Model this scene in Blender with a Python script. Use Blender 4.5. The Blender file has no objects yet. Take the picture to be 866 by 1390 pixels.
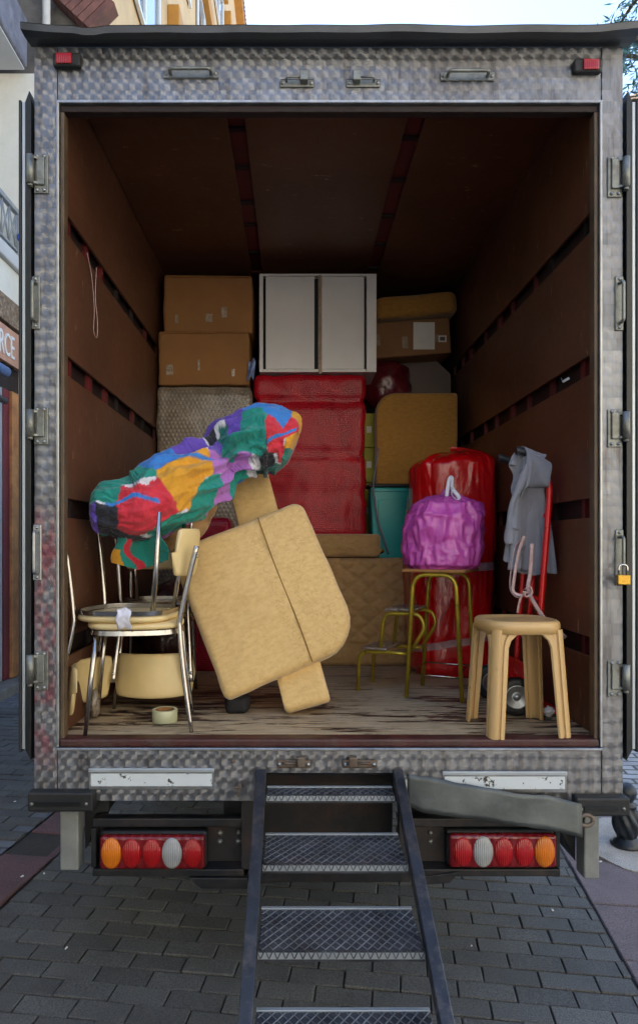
import bpy, bmesh, math, random
import numpy as np
from mathutils import Vector, Matrix, noise, Euler
R = math.radians
PI = math.pi
random.seed(7)
SC = bpy.context.scene
COL = SC.collection

# ------------------------------------------------------------------ camera, world, sun, exposure
F, CX, CY, H = 930.0, 400.0, 738.0, 1.75        # focal length and principal point in photo pixels, eye height
cam = bpy.data.cameras.new('camera'); camo = bpy.data.objects.new('camera', cam); COL.objects.link(camo)
cam.sensor_fit = 'HORIZONTAL'; cam.sensor_width = 24.0; cam.lens = 24.0 * F / 866.0
cam.shift_x = (433 - CX) / 866.0; cam.shift_y = (CY - 695) / 866.0
cam.clip_start = 0.05; cam.clip_end = 500
camo.location = (0, 0, H); camo.rotation_euler = (R(90), 0, 0)
SC.camera = camo
W = bpy.data.worlds.new('World'); SC.world = W; W.use_nodes = True
SUN_DIR = Vector((-0.52, 0.44, 1.12)).normalized()   # towards the sun
nt = W.node_tree; nt.nodes.clear()
sky = nt.nodes.new('ShaderNodeTexSky'); sky.sky_type = 'NISHITA'; sky.sun_disc = False
sky.sun_elevation = math.asin(SUN_DIR.z); sky.sun_rotation = math.atan2(SUN_DIR.x, SUN_DIR.y)
sky.air_density = 1.0; sky.dust_density = 0.6; sky.ozone_density = 1.0
bg = nt.nodes.new('ShaderNodeBackground'); bg.inputs[1].default_value = 0.10
wo = nt.nodes.new('ShaderNodeOutputWorld')
nt.links.new(sky.outputs[0], bg.inputs[0]); nt.links.new(bg.outputs[0], wo.inputs[0])
sun = bpy.data.lights.new('sun', 'SUN'); sun.energy = 5.0; sun.angle = R(0.53); sun.color = (1.0, 0.94, 0.85)
suno = bpy.data.objects.new('sun', sun); COL.objects.link(suno)
suno.rotation_euler = (-SUN_DIR).to_track_quat('-Z', 'Y').to_euler()
vs = SC.view_settings; vs.view_transform = 'Standard'; vs.look = 'None'; vs.exposure = 2.6; vs.gamma = 1.0
vs.use_curve_mapping = False
SC.render.engine = 'CYCLES'
SC.cycles.use_denoising = True
SC.cycles.max_bounces = 10; SC.cycles.diffuse_bounces = 5; SC.cycles.glossy_bounces = 4
SC.cycles.transparent_max_bounces = 12
SC.cycles.caustics_reflective = False; SC.cycles.caustics_refractive = False

# ------------------------------------------------------------------ helpers
def P(px, py, Y):
    return Vector(((px - CX) * Y / F, Y, H - (py - CY) * Y / F))
FZ = 1.0                                          # height of the cargo floor
D = 2.62                                          # distance to the rear frame
def FL(px, py, z=FZ):
    return P(px, py, (H - z) * F / (py - CY))
def hexc(h, a=1.0):
    v = [int(h[i:i+2], 16) / 255 for i in (1, 3, 5)]
    return tuple([(c / 12.92 if c <= 0.04045 else ((c + 0.055) / 1.055) ** 2.4) for c in v] + [a])

class N:
    """tiny node-graph helper"""
    def __init__(s, name):
        s.m = bpy.data.materials.new(name); s.m.use_nodes = True; s.t = s.m.node_tree
        s.t.nodes.clear()
        s.o = s.n('ShaderNodeOutputMaterial'); s.b = s.n('ShaderNodeBsdfPrincipled')
        s.l(s.b.outputs[0], s.o.inputs[0])
        s.tc = s.n('ShaderNodeTexCoord')
    def n(s, t, **k):
        x = s.t.nodes.new(t)
        for a, b in k.items(): setattr(x, a, b)
        return x
    def l(s, a, b): s.t.links.new(a, b)
    def put(s, v, sock):
        if hasattr(v, 'is_output') or isinstance(v, bpy.types.NodeSocket): s.l(v, sock)
        else: sock.default_value = v
    def math(s, op, a, b=0.0, c=0.0):
        x = s.n('ShaderNodeMath', operation=op)
        s.put(a, x.inputs[0]); s.put(b, x.inputs[1]); s.put(c, x.inputs[2])
        return x.outputs[0]
    def mapping(s, scale=(1, 1, 1), src=None, rot=(0, 0, 0), loc=(0, 0, 0)):
        x = s.n('ShaderNodeMapping'); x.inputs['Scale'].default_value = scale
        x.inputs['Rotation'].default_value = rot; x.inputs['Location'].default_value = loc
        s.l(src or s.tc.outputs['Object'], x.inputs[0]); return x.outputs[0]
    def noise(s, scale, vec=None, detail=4, rough=0.55, dist=0.0):
        x = s.n('ShaderNodeTexNoise'); x.inputs['Scale'].default_value = scale
        x.inputs['Detail'].default_value = detail; x.inputs['Roughness'].default_value = rough
        x.inputs['Distortion'].default_value = dist
        s.l(vec or s.tc.outputs['Object'], x.inputs['Vector']); return x.outputs['Fac']
    def vor(s, scale, vec=None, feature='F1', out='Distance'):
        x = s.n('ShaderNodeTexVoronoi', feature=feature); x.inputs['Scale'].default_value = scale
        s.l(vec or s.tc.outputs['Object'], x.inputs['Vector']); return x.outputs[out]
    def ramp(s, fac, stops, interp='LINEAR'):
        x = s.n('ShaderNodeValToRGB'); r = x.color_ramp; r.interpolation = interp
        while len(r.elements) < len(stops): r.elements.new(0.5)
        for e, (p, c) in zip(r.elements, stops):
            e.position = p; e.color = c if len(c) == 4 else (*c, 1)
        s.l(fac, x.inputs[0]); return x.outputs[0]
    def step(s, fac, a, b):
        x = s.n('ShaderNodeMapRange'); x.inputs[1].default_value = a; x.inputs[2].default_value = b
        s.l(fac, x.inputs[0]); return x.outputs[0]
    def mix(s, f, a, b, mode='MIX'):
        x = s.n('ShaderNodeMix', data_type='RGBA', blend_type=mode)
        s.put(f, x.inputs[0]); s.put(a, x.inputs[6]); s.put(b, x.inputs[7]); return x.outputs[2]
    def bump(s, h, strength=0.3, dist=0.005, prev=None):
        x = s.n('ShaderNodeBump'); x.inputs['Strength'].default_value = strength; x.inputs['Distance'].default_value = dist
        s.l(h, x.inputs['Height'])
        if prev is not None: s.l(prev, x.inputs['Normal'])
        return x.outputs[0]
    def set(s, **k):
        names = dict(col='Base Color', rough='Roughness', metal='Metallic', nrm='Normal', coat='Coat Weight', coatr='Coat Roughness',
                     trans='Transmission Weight', sheen='Sheen Weight', sss='Subsurface Weight', spec='Specular IOR Level', aniso='Anisotropic',
                     tan='Tangent', alpha='Alpha', ior='IOR')
        for a, v in k.items(): s.put(v, s.b.inputs[names[a]])
        return s

def simple(name, c, rough=0.5, metal=0.0, var=0.18, vscale=6.0, bump=0.15, bscale=60.0, bdist=0.002, dirt=0.0, dirtcol='#2a241f', dscale=3.0, obj_random=0.0, **k):
    g = N(name); c = hexc(c) if isinstance(c, str) else (*c, 1)
    n1 = g.noise(vscale, detail=5)
    lo = tuple(x * (1 - var) for x in c[:3]); hi = tuple(min(1, x * (1 + var)) for x in c[:3])
    col = g.ramp(n1, [(0.3, lo), (0.7, hi)])
    if dirt:
        n2 = g.noise(dscale, detail=8, rough=0.7)
        col = g.mix(g.math('MULTIPLY', g.step(n2, 0.48, 0.72), dirt), col, hexc(dirtcol))
    if obj_random:
        oi = g.n('ShaderNodeObjectInfo').outputs['Random']; ge = g.n('ShaderNodeNewGeometry').outputs['Random Per Island']
        f = g.math('FRACT', g.math('ADD', oi, ge))
        hs = g.n('ShaderNodeHueSaturation'); g.l(col, hs.inputs['Color'])
        g.l(g.math('MULTIPLY_ADD', f, 2 * obj_random, 1 - obj_random), hs.inputs['Value']); col = hs.outputs[0]
    n3 = g.noise(bscale, detail=5)
    g.set(col=col, metal=metal, rough=g.math('MULTIPLY_ADD', n1, 0.25, rough - 0.125), **k)
    if bump: g.set(nrm=g.bump(n3, bump, bdist))
    return g.m

# mesh collector -----------------------------------------------------------------
class MB:
    def __init__(s): s.v = []; s.f = []; s.sm = []
    def add(s, vs_, fs, smooth=False):
        b = len(s.v); s.v += [tuple(v) for v in vs_]
        s.f += [tuple(i + b for i in f) for f in fs]; s.sm += [smooth] * len(fs); return s
    def bmadd(s, bm, smooth=False, mtx=None):
        bm.verts.ensure_lookup_table(); bm.verts.index_update()
        vs_ = [(mtx @ v.co) if mtx else v.co.copy() for v in bm.verts]
        s.add(vs_, [[v.index for v in f.verts] for f in bm.faces], smooth); bm.free(); return s
    def box(s, a, b, bev=0.0, seg=2, mtx=None, smooth=False):
        a, b = Vector(a), Vector(b)
        lo = Vector((min(a.x, b.x), min(a.y, b.y), min(a.z, b.z))); hi = Vector((max(a.x, b.x), max(a.y, b.y), max(a.z, b.z)))
        bm = bmesh.new(); bmesh.ops.create_cube(bm, size=1)
        for v in bm.verts: v.co = Vector(((v.co.x + .5) * (hi.x - lo.x) + lo.x, (v.co.y + .5) * (hi.y - lo.y) + lo.y, (v.co.z + .5) * (hi.z - lo.z) + lo.z))
        if bev: bmesh.ops.bevel(bm, geom=bm.edges[:], offset=bev, segments=seg, affect='EDGES', profile=0.5)
        return s.bmadd(bm, smooth, mtx)
    def tube(s, pts, r, seg=10, caps=True, flat=None):
        """tube along a polyline; r a number or one radius per point; flat=(a,b): strap cross-section"""
        pts = [Vector(p) for p in pts]; n = len(pts)
        rs = r if isinstance(r, (list, tuple)) else [r] * n
        up = Vector((0.13, 0.31, 0.94)).normalized(); vs_ = []; prev = None
        for i, p in enumerate(pts):
            t = (pts[min(i + 1, n - 1)] - pts[max(i - 1, 0)])
            t = t.normalized() if t.length > 1e-9 else Vector((0, 0, 1))
            if prev is None:
                a = t.cross(up)
                if a.length < 1e-3: a = t.cross(Vector((1, 0, 0)))
            else: a = prev - t * prev.dot(t)
            a.normalize(); prev = a; b = t.cross(a)
            for k in range(seg):
                q = 2 * PI * k / seg
                fa, fb = flat or (1, 1)
                vs_.append(p + (a * math.cos(q) * fa + b * math.sin(q) * fb) * rs[i])
        fs = []
        for i in range(n - 1):
            for k in range(seg):
                k2 = (k + 1) % seg
                fs.append((i * seg + k, i * seg + k2, (i + 1) * seg + k2, (i + 1) * seg + k))
        s.add(vs_, fs, True)
        if caps:
            b0 = len(s.v) - len(vs_)
            s.f.append(tuple(b0 + k for k in reversed(range(seg)))); s.sm.append(False)
            s.f.append(tuple(b0 + (n - 1) * seg + k for k in range(seg))); s.sm.append(False)
        return s
    def lathe(s, prof, c=(0, 0, 0), seg=24, axis='Z', mtx=None):
        """profile of (radius, height); closed on the axis where radius is 0"""
        c = Vector(c); vs_ = []; n = len(prof)
        for r, h in prof:
            for k in range(seg):
                q = 2 * PI * k / seg
                d = {'Z': (r * math.cos(q), r * math.sin(q), h), 'Y': (r * math.cos(q), h, r * math.sin(q)), 'X': (h, r * math.cos(q), r * math.sin(q))}[axis]
                v = Vector(d) + c
                vs_.append(mtx @ v if mtx else v)
        fs = [(i * seg + k, i * seg + (k + 1) % seg, (i + 1) * seg + (k + 1) % seg, (i + 1) * seg + k) for i in range(n - 1) for k in range(seg)]
        return s.add(vs_, fs, True)
    def prism(s, poly, y0, y1, axes='XZ', bev=0.0):
        """polygon (u,v) extruded between y0 and y1"""
        bm = bmesh.new()
        def mk(u, v, w): return {'XZ': (u, w, v), 'YZ': (w, u, v), 'XY': (u, v, w)}[axes]
        lo = [bm.verts.new(mk(u, v, y0)) for u, v in poly]; hi = [bm.verts.new(mk(u, v, y1)) for u, v in poly]
        bm.faces.new(lo); bm.faces.new(list(reversed(hi))); n = len(poly)
        for i in range(n): bm.faces.new((lo[i], hi[i], hi[(i + 1) % n], lo[(i + 1) % n]))
        bmesh.ops.recalc_face_normals(bm, faces=bm.faces)
        if bev: bmesh.ops.bevel(bm, geom=bm.edges[:], offset=bev, segments=2, affect='EDGES', profile=0.5)
        return s.bmadd(bm)
    def grid(s, fn, nu, nv, closed_u=False, smooth=True):
        vs_ = [fn(i / (nu if closed_u else nu - 1), j / (nv - 1)) for j in range(nv) for i in range(nu)]
        fs = []
        for j in range(nv - 1):
            for i in range(nu if closed_u else nu - 1):
                i2 = (i + 1) % nu
                fs.append((j * nu + i, j * nu + i2, (j + 1) * nu + i2, (j + 1) * nu + i))
        return s.add(vs_, fs, smooth)
    def xf(s, m):
        s.v = [tuple(m @ Vector(v)) for v in s.v]; return s
    def mesh(s, name, mat, recalc=True):
        me = bpy.data.meshes.new(name); me.from_pydata(s.v, [], s.f)
        me.polygons.foreach_set('use_smooth', s.sm)
        if recalc:
            bm = bmesh.new(); bm.from_mesh(me); bmesh.ops.recalc_face_normals(bm, faces=bm.faces); bm.to_mesh(me); bm.free()
        if mat is not None: me.materials.append(mat)
        me.update(); return me
    def build(s, name, mat, parent=None, world=True, recalc=True):
        """links the collected shapes as one mesh object; world coordinates are turned into the parent's"""
        if parent is not None and world: s.xf(MTX[parent.name].inverted())
        o = bpy.data.objects.new(name, s.mesh(name, mat, recalc)); COL.objects.link(o); o.parent = parent
        MTX[o.name] = MTX[parent.name].copy() if parent is not None else Matrix()
        return o
MTX = {}
def tag(o, label=None, cat=None, group=None, kind=None):
    if label: o['label'] = label
    if cat: o['category'] = cat
    if group: o['group'] = group
    if kind: o['kind'] = kind
    return o
def thing(name, label, cat, loc=(0, 0, 0), rot=(0, 0, 0), group=None):
    o = bpy.data.objects.new(name, None); COL.objects.link(o); o.empty_display_size = 0.1
    o.location = loc; o.rotation_euler = rot
    MTX[o.name] = Matrix.Translation(Vector(loc)) @ Euler(rot).to_matrix().to_4x4()
    return tag(o, label, cat, group)
def single(mb, name, mat, label, cat, group=None, origin=None):
    """a thing that is one mesh; its origin sits at its base"""
    xs = [v[0] for v in mb.v]; ys = [v[1] for v in mb.v]; zs = [v[2] for v in mb.v]
    c = Vector(((min(xs) + max(xs)) / 2, (min(ys) + max(ys)) / 2, min(zs)))
    mb.xf(Matrix.Translation(-c)); o = mb.build(name, mat); o.location = c
    MTX[o.name] = Matrix.Translation(c)
    return tag(o, label, cat, group)
def copy_tree(o, parent=None):
    c = o.copy(); COL.objects.link(c); c.parent = parent
    for ch in o.children: copy_tree(ch, c)
    return c
def nz(v, s=1.0, seed=0.0):
    return noise.noise(Vector((v[0] * s + seed, v[1] * s - seed * 1.7, v[2] * s + seed * 0.6)))
def crumple(mb, amt, scale, seed=0.0, octaves=2):
    """pushes vertices about by smooth noise"""
    out = []
    for v in mb.v:
        d = Vector((0, 0, 0)); a = amt; s = scale
        for o in range(octaves):
            d += Vector((nz(v, s, seed + o), nz(v, s, seed + 11 + o), nz(v, s, seed + 23 + o))) * a; a *= 0.5; s *= 2.1
        out.append(tuple(Vector(v) + d))
    mb.v = out; return mb
def softbox(w, d, h, r=0.03, div=10, puff=0.0, mtx=None):
    """rounded, finely divided box standing on z=0, centred in x and y; puff bulges the faces"""
    mb = MB(); hw, hd, hh = w / 2, d / 2, h / 2
    def face(o, u, v):
        def fn(a, b):
            p = Vector(o) + Vector(u) * (2 * a - 1) + Vector(v) * (2 * b - 1)       # on the unit cube
            q = Vector((p.x * hw, p.y * hd, p.z * hh))
            c = Vector((max(-hw + r, min(hw - r, q.x)), max(-hd + r, min(hd - r, q.y)), max(-hh + r, min(hh - r, q.z))))
            t = q - c
            if t.length > 1e-9: q = c + t.normalized() * r
            if puff:
                k = Vector(((1 - p.y ** 2) * (1 - p.z ** 2) * p.x, (1 - p.x ** 2) * (1 - p.z ** 2) * p.y, (1 - p.x ** 2) * (1 - p.y ** 2) * p.z))
                q += k * puff
            q.z += hh
            return mtx @ q if mtx else q
        n = div + 1
        mb.grid(lambda a, b: fn(tweak(a), tweak(b)), n, n)
    def tweak(a): return a - 0.06 * math.sin(2 * PI * a)
    for o, u, v in (((0, -1, 0), (1, 0, 0), (0, 0, 1)), ((0, 1, 0), (-1, 0, 0), (0, 0, 1)), ((1, 0, 0), (0, 1, 0), (0, 0, 1)),
                    ((-1, 0, 0), (0, -1, 0), (0, 0, 1)), ((0, 0, 1), (1, 0, 0), (0, 1, 0)), ((0, 0, -1), (1, 0, 0), (0, -1, 0))):
        face(o, u, v)
    return weld(mb)
def weld(mb, d=1e-4):
    bm = bmesh.new(); vv = [bm.verts.new(v) for v in mb.v]
    for f in mb.f:
        try: bm.faces.new([vv[i] for i in f])
        except ValueError: pass
    bmesh.ops.remove_doubles(bm, verts=bm.verts, dist=d)
    sm = mb.sm[0] if mb.sm else True
    o = MB(); o.bmadd(bm, sm); return o
def frame3(o, x, up):
    """matrix with origin o, X along x, Z near up, Y away from the viewer side"""
    x = Vector(x).normalized(); up = Vector(up); z = (up - x * up.dot(x)).normalized(); y = z.cross(x)
    m = Matrix((x, y, z)).transposed().to_4x4(); m.translation = Vector(o); return m
def cushion(w, h, t, radii=(0.04, 0.04, 0.04, 0.04), edge=0.03, puff=0.015, nk=9, seam=None, div=None):
    """rounded-rectangle pad: x 0..w, z 0..h, y -t/2..t/2; radii in the order BL, BR, TR, TL; seam=(u0, u1) sinks a line"""
    out = []
    for (cx, cz, r, a0) in ((radii[0], radii[0], radii[0], PI), (w - radii[1], radii[1], radii[1], 1.5 * PI), (w - radii[2], h - radii[2], radii[2], 0), (radii[3], h - radii[3], radii[3], .5 * PI)):
        for k in range(7): out.append((cx + r * math.cos(a0 + k / 6 * PI / 2), cz + r * math.sin(a0 + k / 6 * PI / 2)))
    pts = []
    for i in range(len(out)):                       # subdivide long sides
        a, b = Vector(out[i]), Vector(out[(i + 1) % len(out)]); n = max(1, int((b - a).length / 0.035))
        for k in range(n): pts.append(a.lerp(b, k / n))
    c = Vector((w / 2, h / 2)); n = len(pts); mb = MB(); vs_ = []
    m = min(w, h) / 2
    rings = [(edge * (1 - math.cos(k / 5 * PI / 2)), (t / 2 - edge) + edge * math.sin(k / 5 * PI / 2)) for k in range(6)]
    ins = [(a, y) for a, y in rings]
    for k in range(1, nk + 1):
        f = k / nk; ins.append((edge + (m - edge) * f * 0.985, t / 2 + puff * math.sin(f * PI / 2)))
    def ring(a, y):
        s_ = 1 - a / m
        for p in pts:
            q = c + (p - c) * s_ if a > edge else p + (c - p).normalized() * a
            yy = y
            if seam:
                for (u0, u1) in seam:
                    x0 = u0 + (u1 - u0) * q.y / h; dd = abs(q.x - x0)
                    yy -= 0.010 * math.exp(-(dd / 0.006) ** 2) * (1 if y > t / 2 - 1e-6 else 0)
            vs_.append((q.x, -yy, q.y))
    seq = [(a, y) for a, y in reversed(ins)]
    for a, y in seq: ring(a, y)
    for a, y in ins[0:]: ring(a, -y)
    M_ = len(vs_) // n; fs = []
    for i in range(M_ - 1):
        for k in range(n): fs.append((i * n + k, i * n + (k + 1) % n, (i + 1) * n + (k + 1) % n, (i + 1) * n + k))
    fs.append(tuple(range(n))); fs.append(tuple((M_ - 1) * n + k for k in reversed(range(n))))
    mb.add(vs_, fs, True)
    return mb
def arc(pts, n=6, r=0.03):
    """polyline with its corners rounded"""
    pts = [Vector(p) for p in pts]; out = [pts[0]]
    for i in range(1, len(pts) - 1):
        p = pts[i]; a = (pts[i - 1] - p); b = (pts[i + 1] - p); rr = min(r, a.length * .49, b.length * .49)
        s_, e = p + a.normalized() * rr, p + b.normalized() * rr
        for k in range(n + 1):
            t = k / n; out.append(s_ * (1 - t) ** 2 + p * 2 * t * (1 - t) + e * t ** 2)
    out.append(pts[-1]); return out
def spline(pts, n=8):
    pts = [Vector(p) for p in pts]; q = [pts[0] * 2 - pts[1]] + pts + [pts[-1] * 2 - pts[-2]]; out = []
    for i in range(1, len(q) - 2):
        for k in range(n):
            t = k / n; a, b, c, d = q[i - 1], q[i], q[i + 1], q[i + 2]
            out.append(0.5 * ((2 * b) + (c - a) * t + (2 * a - 5 * b + 4 * c - d) * t * t + (3 * b - a - 3 * c + d) * t ** 3))
    out.append(pts[-1]); return out

def _links(nu, nv, closed):
    """index pairs of a grid in batches without shared points: edges, diagonals and two-step bends"""
    idx = np.arange(nu * nv).reshape(nv, nu); out = []
    for du, dv in ((1, 0), (0, 1), (1, 1), (1, -1), (2, 0), (0, 2)):
        for par in range(2 * max(abs(du), abs(dv))):
            a = []; st = max(abs(du), abs(dv)) * 2
            for j in range(nv):
                j2 = j + dv
                if not 0 <= j2 < nv: continue
                i = np.arange(nu); i2 = i + du; ok = np.ones(nu, bool) if closed else (i2 < nu)
                key = (i if du else np.full(nu, j)); sel = ok & (((key // max(1, max(abs(du), abs(dv)))) % 2) == (par % 2)) if par < 2 else np.zeros(nu, bool)
                a.append(np.stack([idx[j, i[sel]], idx[j2, i2[sel] % nu]], 1))
            a = np.concatenate(a) if a else np.zeros((0, 2), int)
            if len(a): out.append((a, 1.0 if max(abs(du), abs(dv)) == 1 else 0.25))
    return out
def wrinkle(mb, nu, nv, closed=True, excess=1.06, iters=60, keep=0.04, amp=0.004, seed=1, smooth=0.12, lock=None):
    """gives a grid surface more cloth than it has room for, so that it buckles into folds"""
    x0 = np.array(mb.v, float); rng = np.random.default_rng(seed); L = _links(nu, nv, closed)
    rest = [np.linalg.norm(x0[a[:, 0]] - x0[a[:, 1]], axis=1) * (excess if w == 1.0 else 1 + (excess - 1) * .7) for a, w in L]
    n3 = np.array([[noise.noise(Vector(p) * 18 + Vector((seed, k * 7.3, 0))) for k in range(3)] for p in mb.v])
    x = x0 + amp * 1.5 * n3 + rng.normal(0, amp * .15, x0.shape)
    for it in range(iters):
        for (a, w), r in zip(L, rest):
            d = x[a[:, 1]] - x[a[:, 0]]; l = np.linalg.norm(d, axis=1) + 1e-9; c = (d * ((l - r) / l)[:, None]) * (.5 * w * .8)
            np.add.at(x, a[:, 0], c); np.add.at(x, a[:, 1], -c)
        g = x.reshape(nv, nu, 3); m = g.copy()
        up = np.vstack([g[:1], g[:-1]]); dn = np.vstack([g[1:], g[-1:]])
        if closed: lf, rt = np.roll(g, 1, 1), np.roll(g, -1, 1)
        else: lf, rt = np.hstack([g[:, :1], g[:, :-1]]), np.hstack([g[:, 1:], g[:, -1:]])
        m = (up + dn + lf + rt) / 4; x = (g + (m - g) * smooth).reshape(-1, 3)
        x += (x0 - x) * keep
        if lock is not None: x[lock] = x0[lock]
    mb.v = [tuple(p) for p in x]; return mb
def drape_cloth(x, nu, nv, collide, steps=260, pins=None, grav=0.0006, damp=0.96, stretch=1.0, seed=3):
    """lets a sheet fall over what is under it"""
    x = np.array(x, float); L = _links(nu, nv, False); rest = [np.linalg.norm(x[a[:, 0]] - x[a[:, 1]], axis=1) for a, w in L]
    rng = np.random.default_rng(seed); x += rng.normal(0, .002, x.shape); v = np.zeros_like(x); p0 = x.copy()
    for it in range(steps):
        old = x.copy(); v[:, 2] -= grav; x = x + v
        for k in range(5):
            for (a, w), r in zip(L, rest):
                d = x[a[:, 1]] - x[a[:, 0]]; l = np.linalg.norm(d, axis=1) + 1e-9; ww = w if w == 1.0 else .06
                c = (d * ((l - r) / l)[:, None]) * (.45 * ww); np.add.at(x, a[:, 0], c); np.add.at(x, a[:, 1], -c)
            x = collide(x)
            if pins is not None: x[pins] = p0[pins]
        v = (x - old) * damp; sp = np.linalg.norm(v, axis=1); f = np.minimum(1, .02 / (sp + 1e-9)); v *= f[:, None]
    return x
def push_capsule(x, a, b, r):
    a, b = np.array(a), np.array(b); d = b - a; t = np.clip(((x - a) @ d) / (d @ d), 0, 1); q = a + t[:, None] * d; e = x - q; l = np.linalg.norm(e, axis=1) + 1e-9
    m = l < r; x[m] = q[m] + e[m] / l[m][:, None] * r; return x

# ------------------------------------------------------------------ materials
def turned_steel(name, stain=False):
    """steel sheet polished in rows of overlapping round spots: brushing runs in circles inside each spot"""
    g = N(name); sx = g.n('ShaderNodeSeparateXYZ'); geo = g.n('ShaderNodeNewGeometry'); g.l(geo.outputs['Position'], sx.inputs[0])
    wob = g.noise(3.0, geo.outputs['Position'], 2)
    K = 22.0
    v = g.math('MULTIPLY_ADD', sx.outputs[2], K, g.math('MULTIPLY', wob, 0.5))
    row = g.math('FLOOR', v)
    u = g.math('ADD', g.math('MULTIPLY_ADD', sx.outputs[0], K, g.math('MULTIPLY', wob, 0.4)), g.math('MULTIPLY', g.math('FRACT', g.math('MULTIPLY', row, 0.5)), 0.36))
    fu = g.math('SUBTRACT', g.math('FRACT', u), 0.5); fv = g.math('SUBTRACT', g.math('FRACT', v), 0.62)
    cb = g.n('ShaderNodeCombineXYZ'); g.l(fu, cb.inputs[0]); g.l(fv, cb.inputs[2])
    cell = g.n('ShaderNodeTexWhiteNoise', noise_dimensions='2D'); cc = g.n('ShaderNodeCombineXYZ')
    g.l(g.math('FLOOR', u), cc.inputs[0]); g.l(row, cc.inputs[1]); g.l(cc.outputs[0], cell.inputs['Vector'])
    nrm = g.n('ShaderNodeVectorMath', operation='NORMALIZE'); g.l(cb.outputs[0], nrm.inputs[0])
    big = g.noise(1.3, geo.outputs['Position'], 6, 0.6); fine = g.noise(160, geo.outputs['Position'], 3)
    rad = g.math('SQRT', g.math('ADD', g.math('MULTIPLY', fu, fu), g.math('MULTIPLY', fv, fv)))
    col = g.mix(cell.outputs[0], hexc('#7d8085'), hexc('#94969a'))
    col = g.mix(g.math('MULTIPLY', g.step(big, 0.42, 0.72), 0.45), col, hexc('#6d6660'))
    streak = g.noise(5.0, g.mapping((6, 6, 0.7), geo.outputs['Position']), 5, 0.65)
    col = g.mix(g.math('MULTIPLY', g.step(streak, 0.52, 0.72), 0.6), col, hexc('#4c4038'))
    rough = g.math('ADD', g.math('MULTIPLY_ADD', big, 0.22, 0.28), g.math('MULTIPLY_ADD', fine, 0.08, g.math('MULTIPLY', rad, 0.10)))
    metal = 0.9
    if stain:
        z = sx.outputs[2]; pn = g.noise(9.0, g.mapping((1.6, 1.6, 0.8), geo.outputs['Position']), 6, 0.7)
        band = g.math('MULTIPLY', g.step(z, 1.92, 1.80), g.step(z, 0.86, 1.0))
        m_ = g.math('MULTIPLY', g.step(pn, 0.47, 0.62), band); m_ = g.math('MULTIPLY', m_, 0.62)
        col = g.mix(m_, col, hexc('#8d1f33'))
        metal = g.math('SUBTRACT', 0.9, g.math('MULTIPLY', m_, 0.4))
    dish = g.math('MULTIPLY', rad, 1.0)
    ring = g.math('SINE', g.math('MULTIPLY', rad, 60.0))
    nb = g.bump(dish, 1.0, 0.0004)
    g.set(col=col, metal=metal, rough=rough, aniso=0.85, tan=nrm.outputs[0], nrm=g.bump(g.math('ADD', ring, g.math('MULTIPLY', fine, 1.2)), 0.08, 0.0012, nb))
    return g.m
M = {}
M['steel'] = turned_steel('turned_steel'); M['steel_stained'] = turned_steel('turned_steel_stained', True)
M['galv'] = simple('galvanised', '#7d8288', 0.42, 0.85, 0.25, 9, 0.25, 30, dirt=0.5)
M['flap'] = simple('bent_sheet', '#595e5e', 0.5, 0.6, 0.28, 7, 0.35, 22, 0.004, dirt=0.55, dirtcol='#3b3c3a')
M['visor'] = simple('visor_sheet', '#4f5257', 0.45, 0.7, 0.3, 6, 0.3, 30, dirt=0.4)
M['alum'] = simple('aluminium', '#b3bcc2', 0.4, 0.6, 0.1, 12, 0.1, 40, dirt=0.3)
M['trim'] = simple('trim_metal', '#a6a9ab', 0.35, 0.85, 0.2, 14, 0.2, 60, dirt=0.5)
M['hinge'] = simple('hinge_metal', '#7f827d', 0.45, 0.7, 0.2, 18, 0.35, 90, dirt=0.6, dirtcol='#463a2e', dscale=20)
M['rusty'] = simple('rusty_metal', '#6b6156', 0.6, 0.5, 0.3, 25, 0.4, 90, dirt=0.8, dirtcol='#5a2f16', dscale=22)
M['chrome'] = simple('chrome', '#b9b6b2', 0.2, 1.0, 0.08, 20, 0.0, 40, dirt=0.35, dirtcol='#6a5f55', dscale=14)
M['rubber'] = simple('rubber', '#17191b', 0.55, 0.0, 0.3, 14, 0.3, 60, dirt=0.25, dirtcol='#3a3b3c')
M['seal'] = simple('seal_rubber', '#0b0f10', 0.4, 0.0, 0.2, 14, 0.1, 60)
M['black_metal'] = simple('black_painted_steel', '#1a1d21', 0.5, 0.15, 0.35, 16, 0.35, 50, dirt=0.55, dirtcol='#4c3b30', dscale=8)
M['frame_metal'] = simple('stair_frame_paint', '#2b2f37', 0.45, 0.3, 0.35, 20, 0.35, 60, dirt=0.55, dirtcol='#6b625c', dscale=18)
M['tread'] = simple('tread_metal', '#7d8188', 0.4, 0.75, 0.3, 14, 0.3, 60, dirt=0.45, dirtcol='#2f2c2b', dscale=10)
M['tread_plate'] = simple('tread_plate', '#474b52', 0.5, 0.5, 0.4, 14, 0.3, 60, dirt=0.5)
M['rusty_plate'] = simple('rusty_bracket', '#2c2a2a', 0.6, 0.2, 0.3, 12, 0.4, 40, dirt=0.9, dirtcol='#4a2f20', dscale=6)

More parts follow.
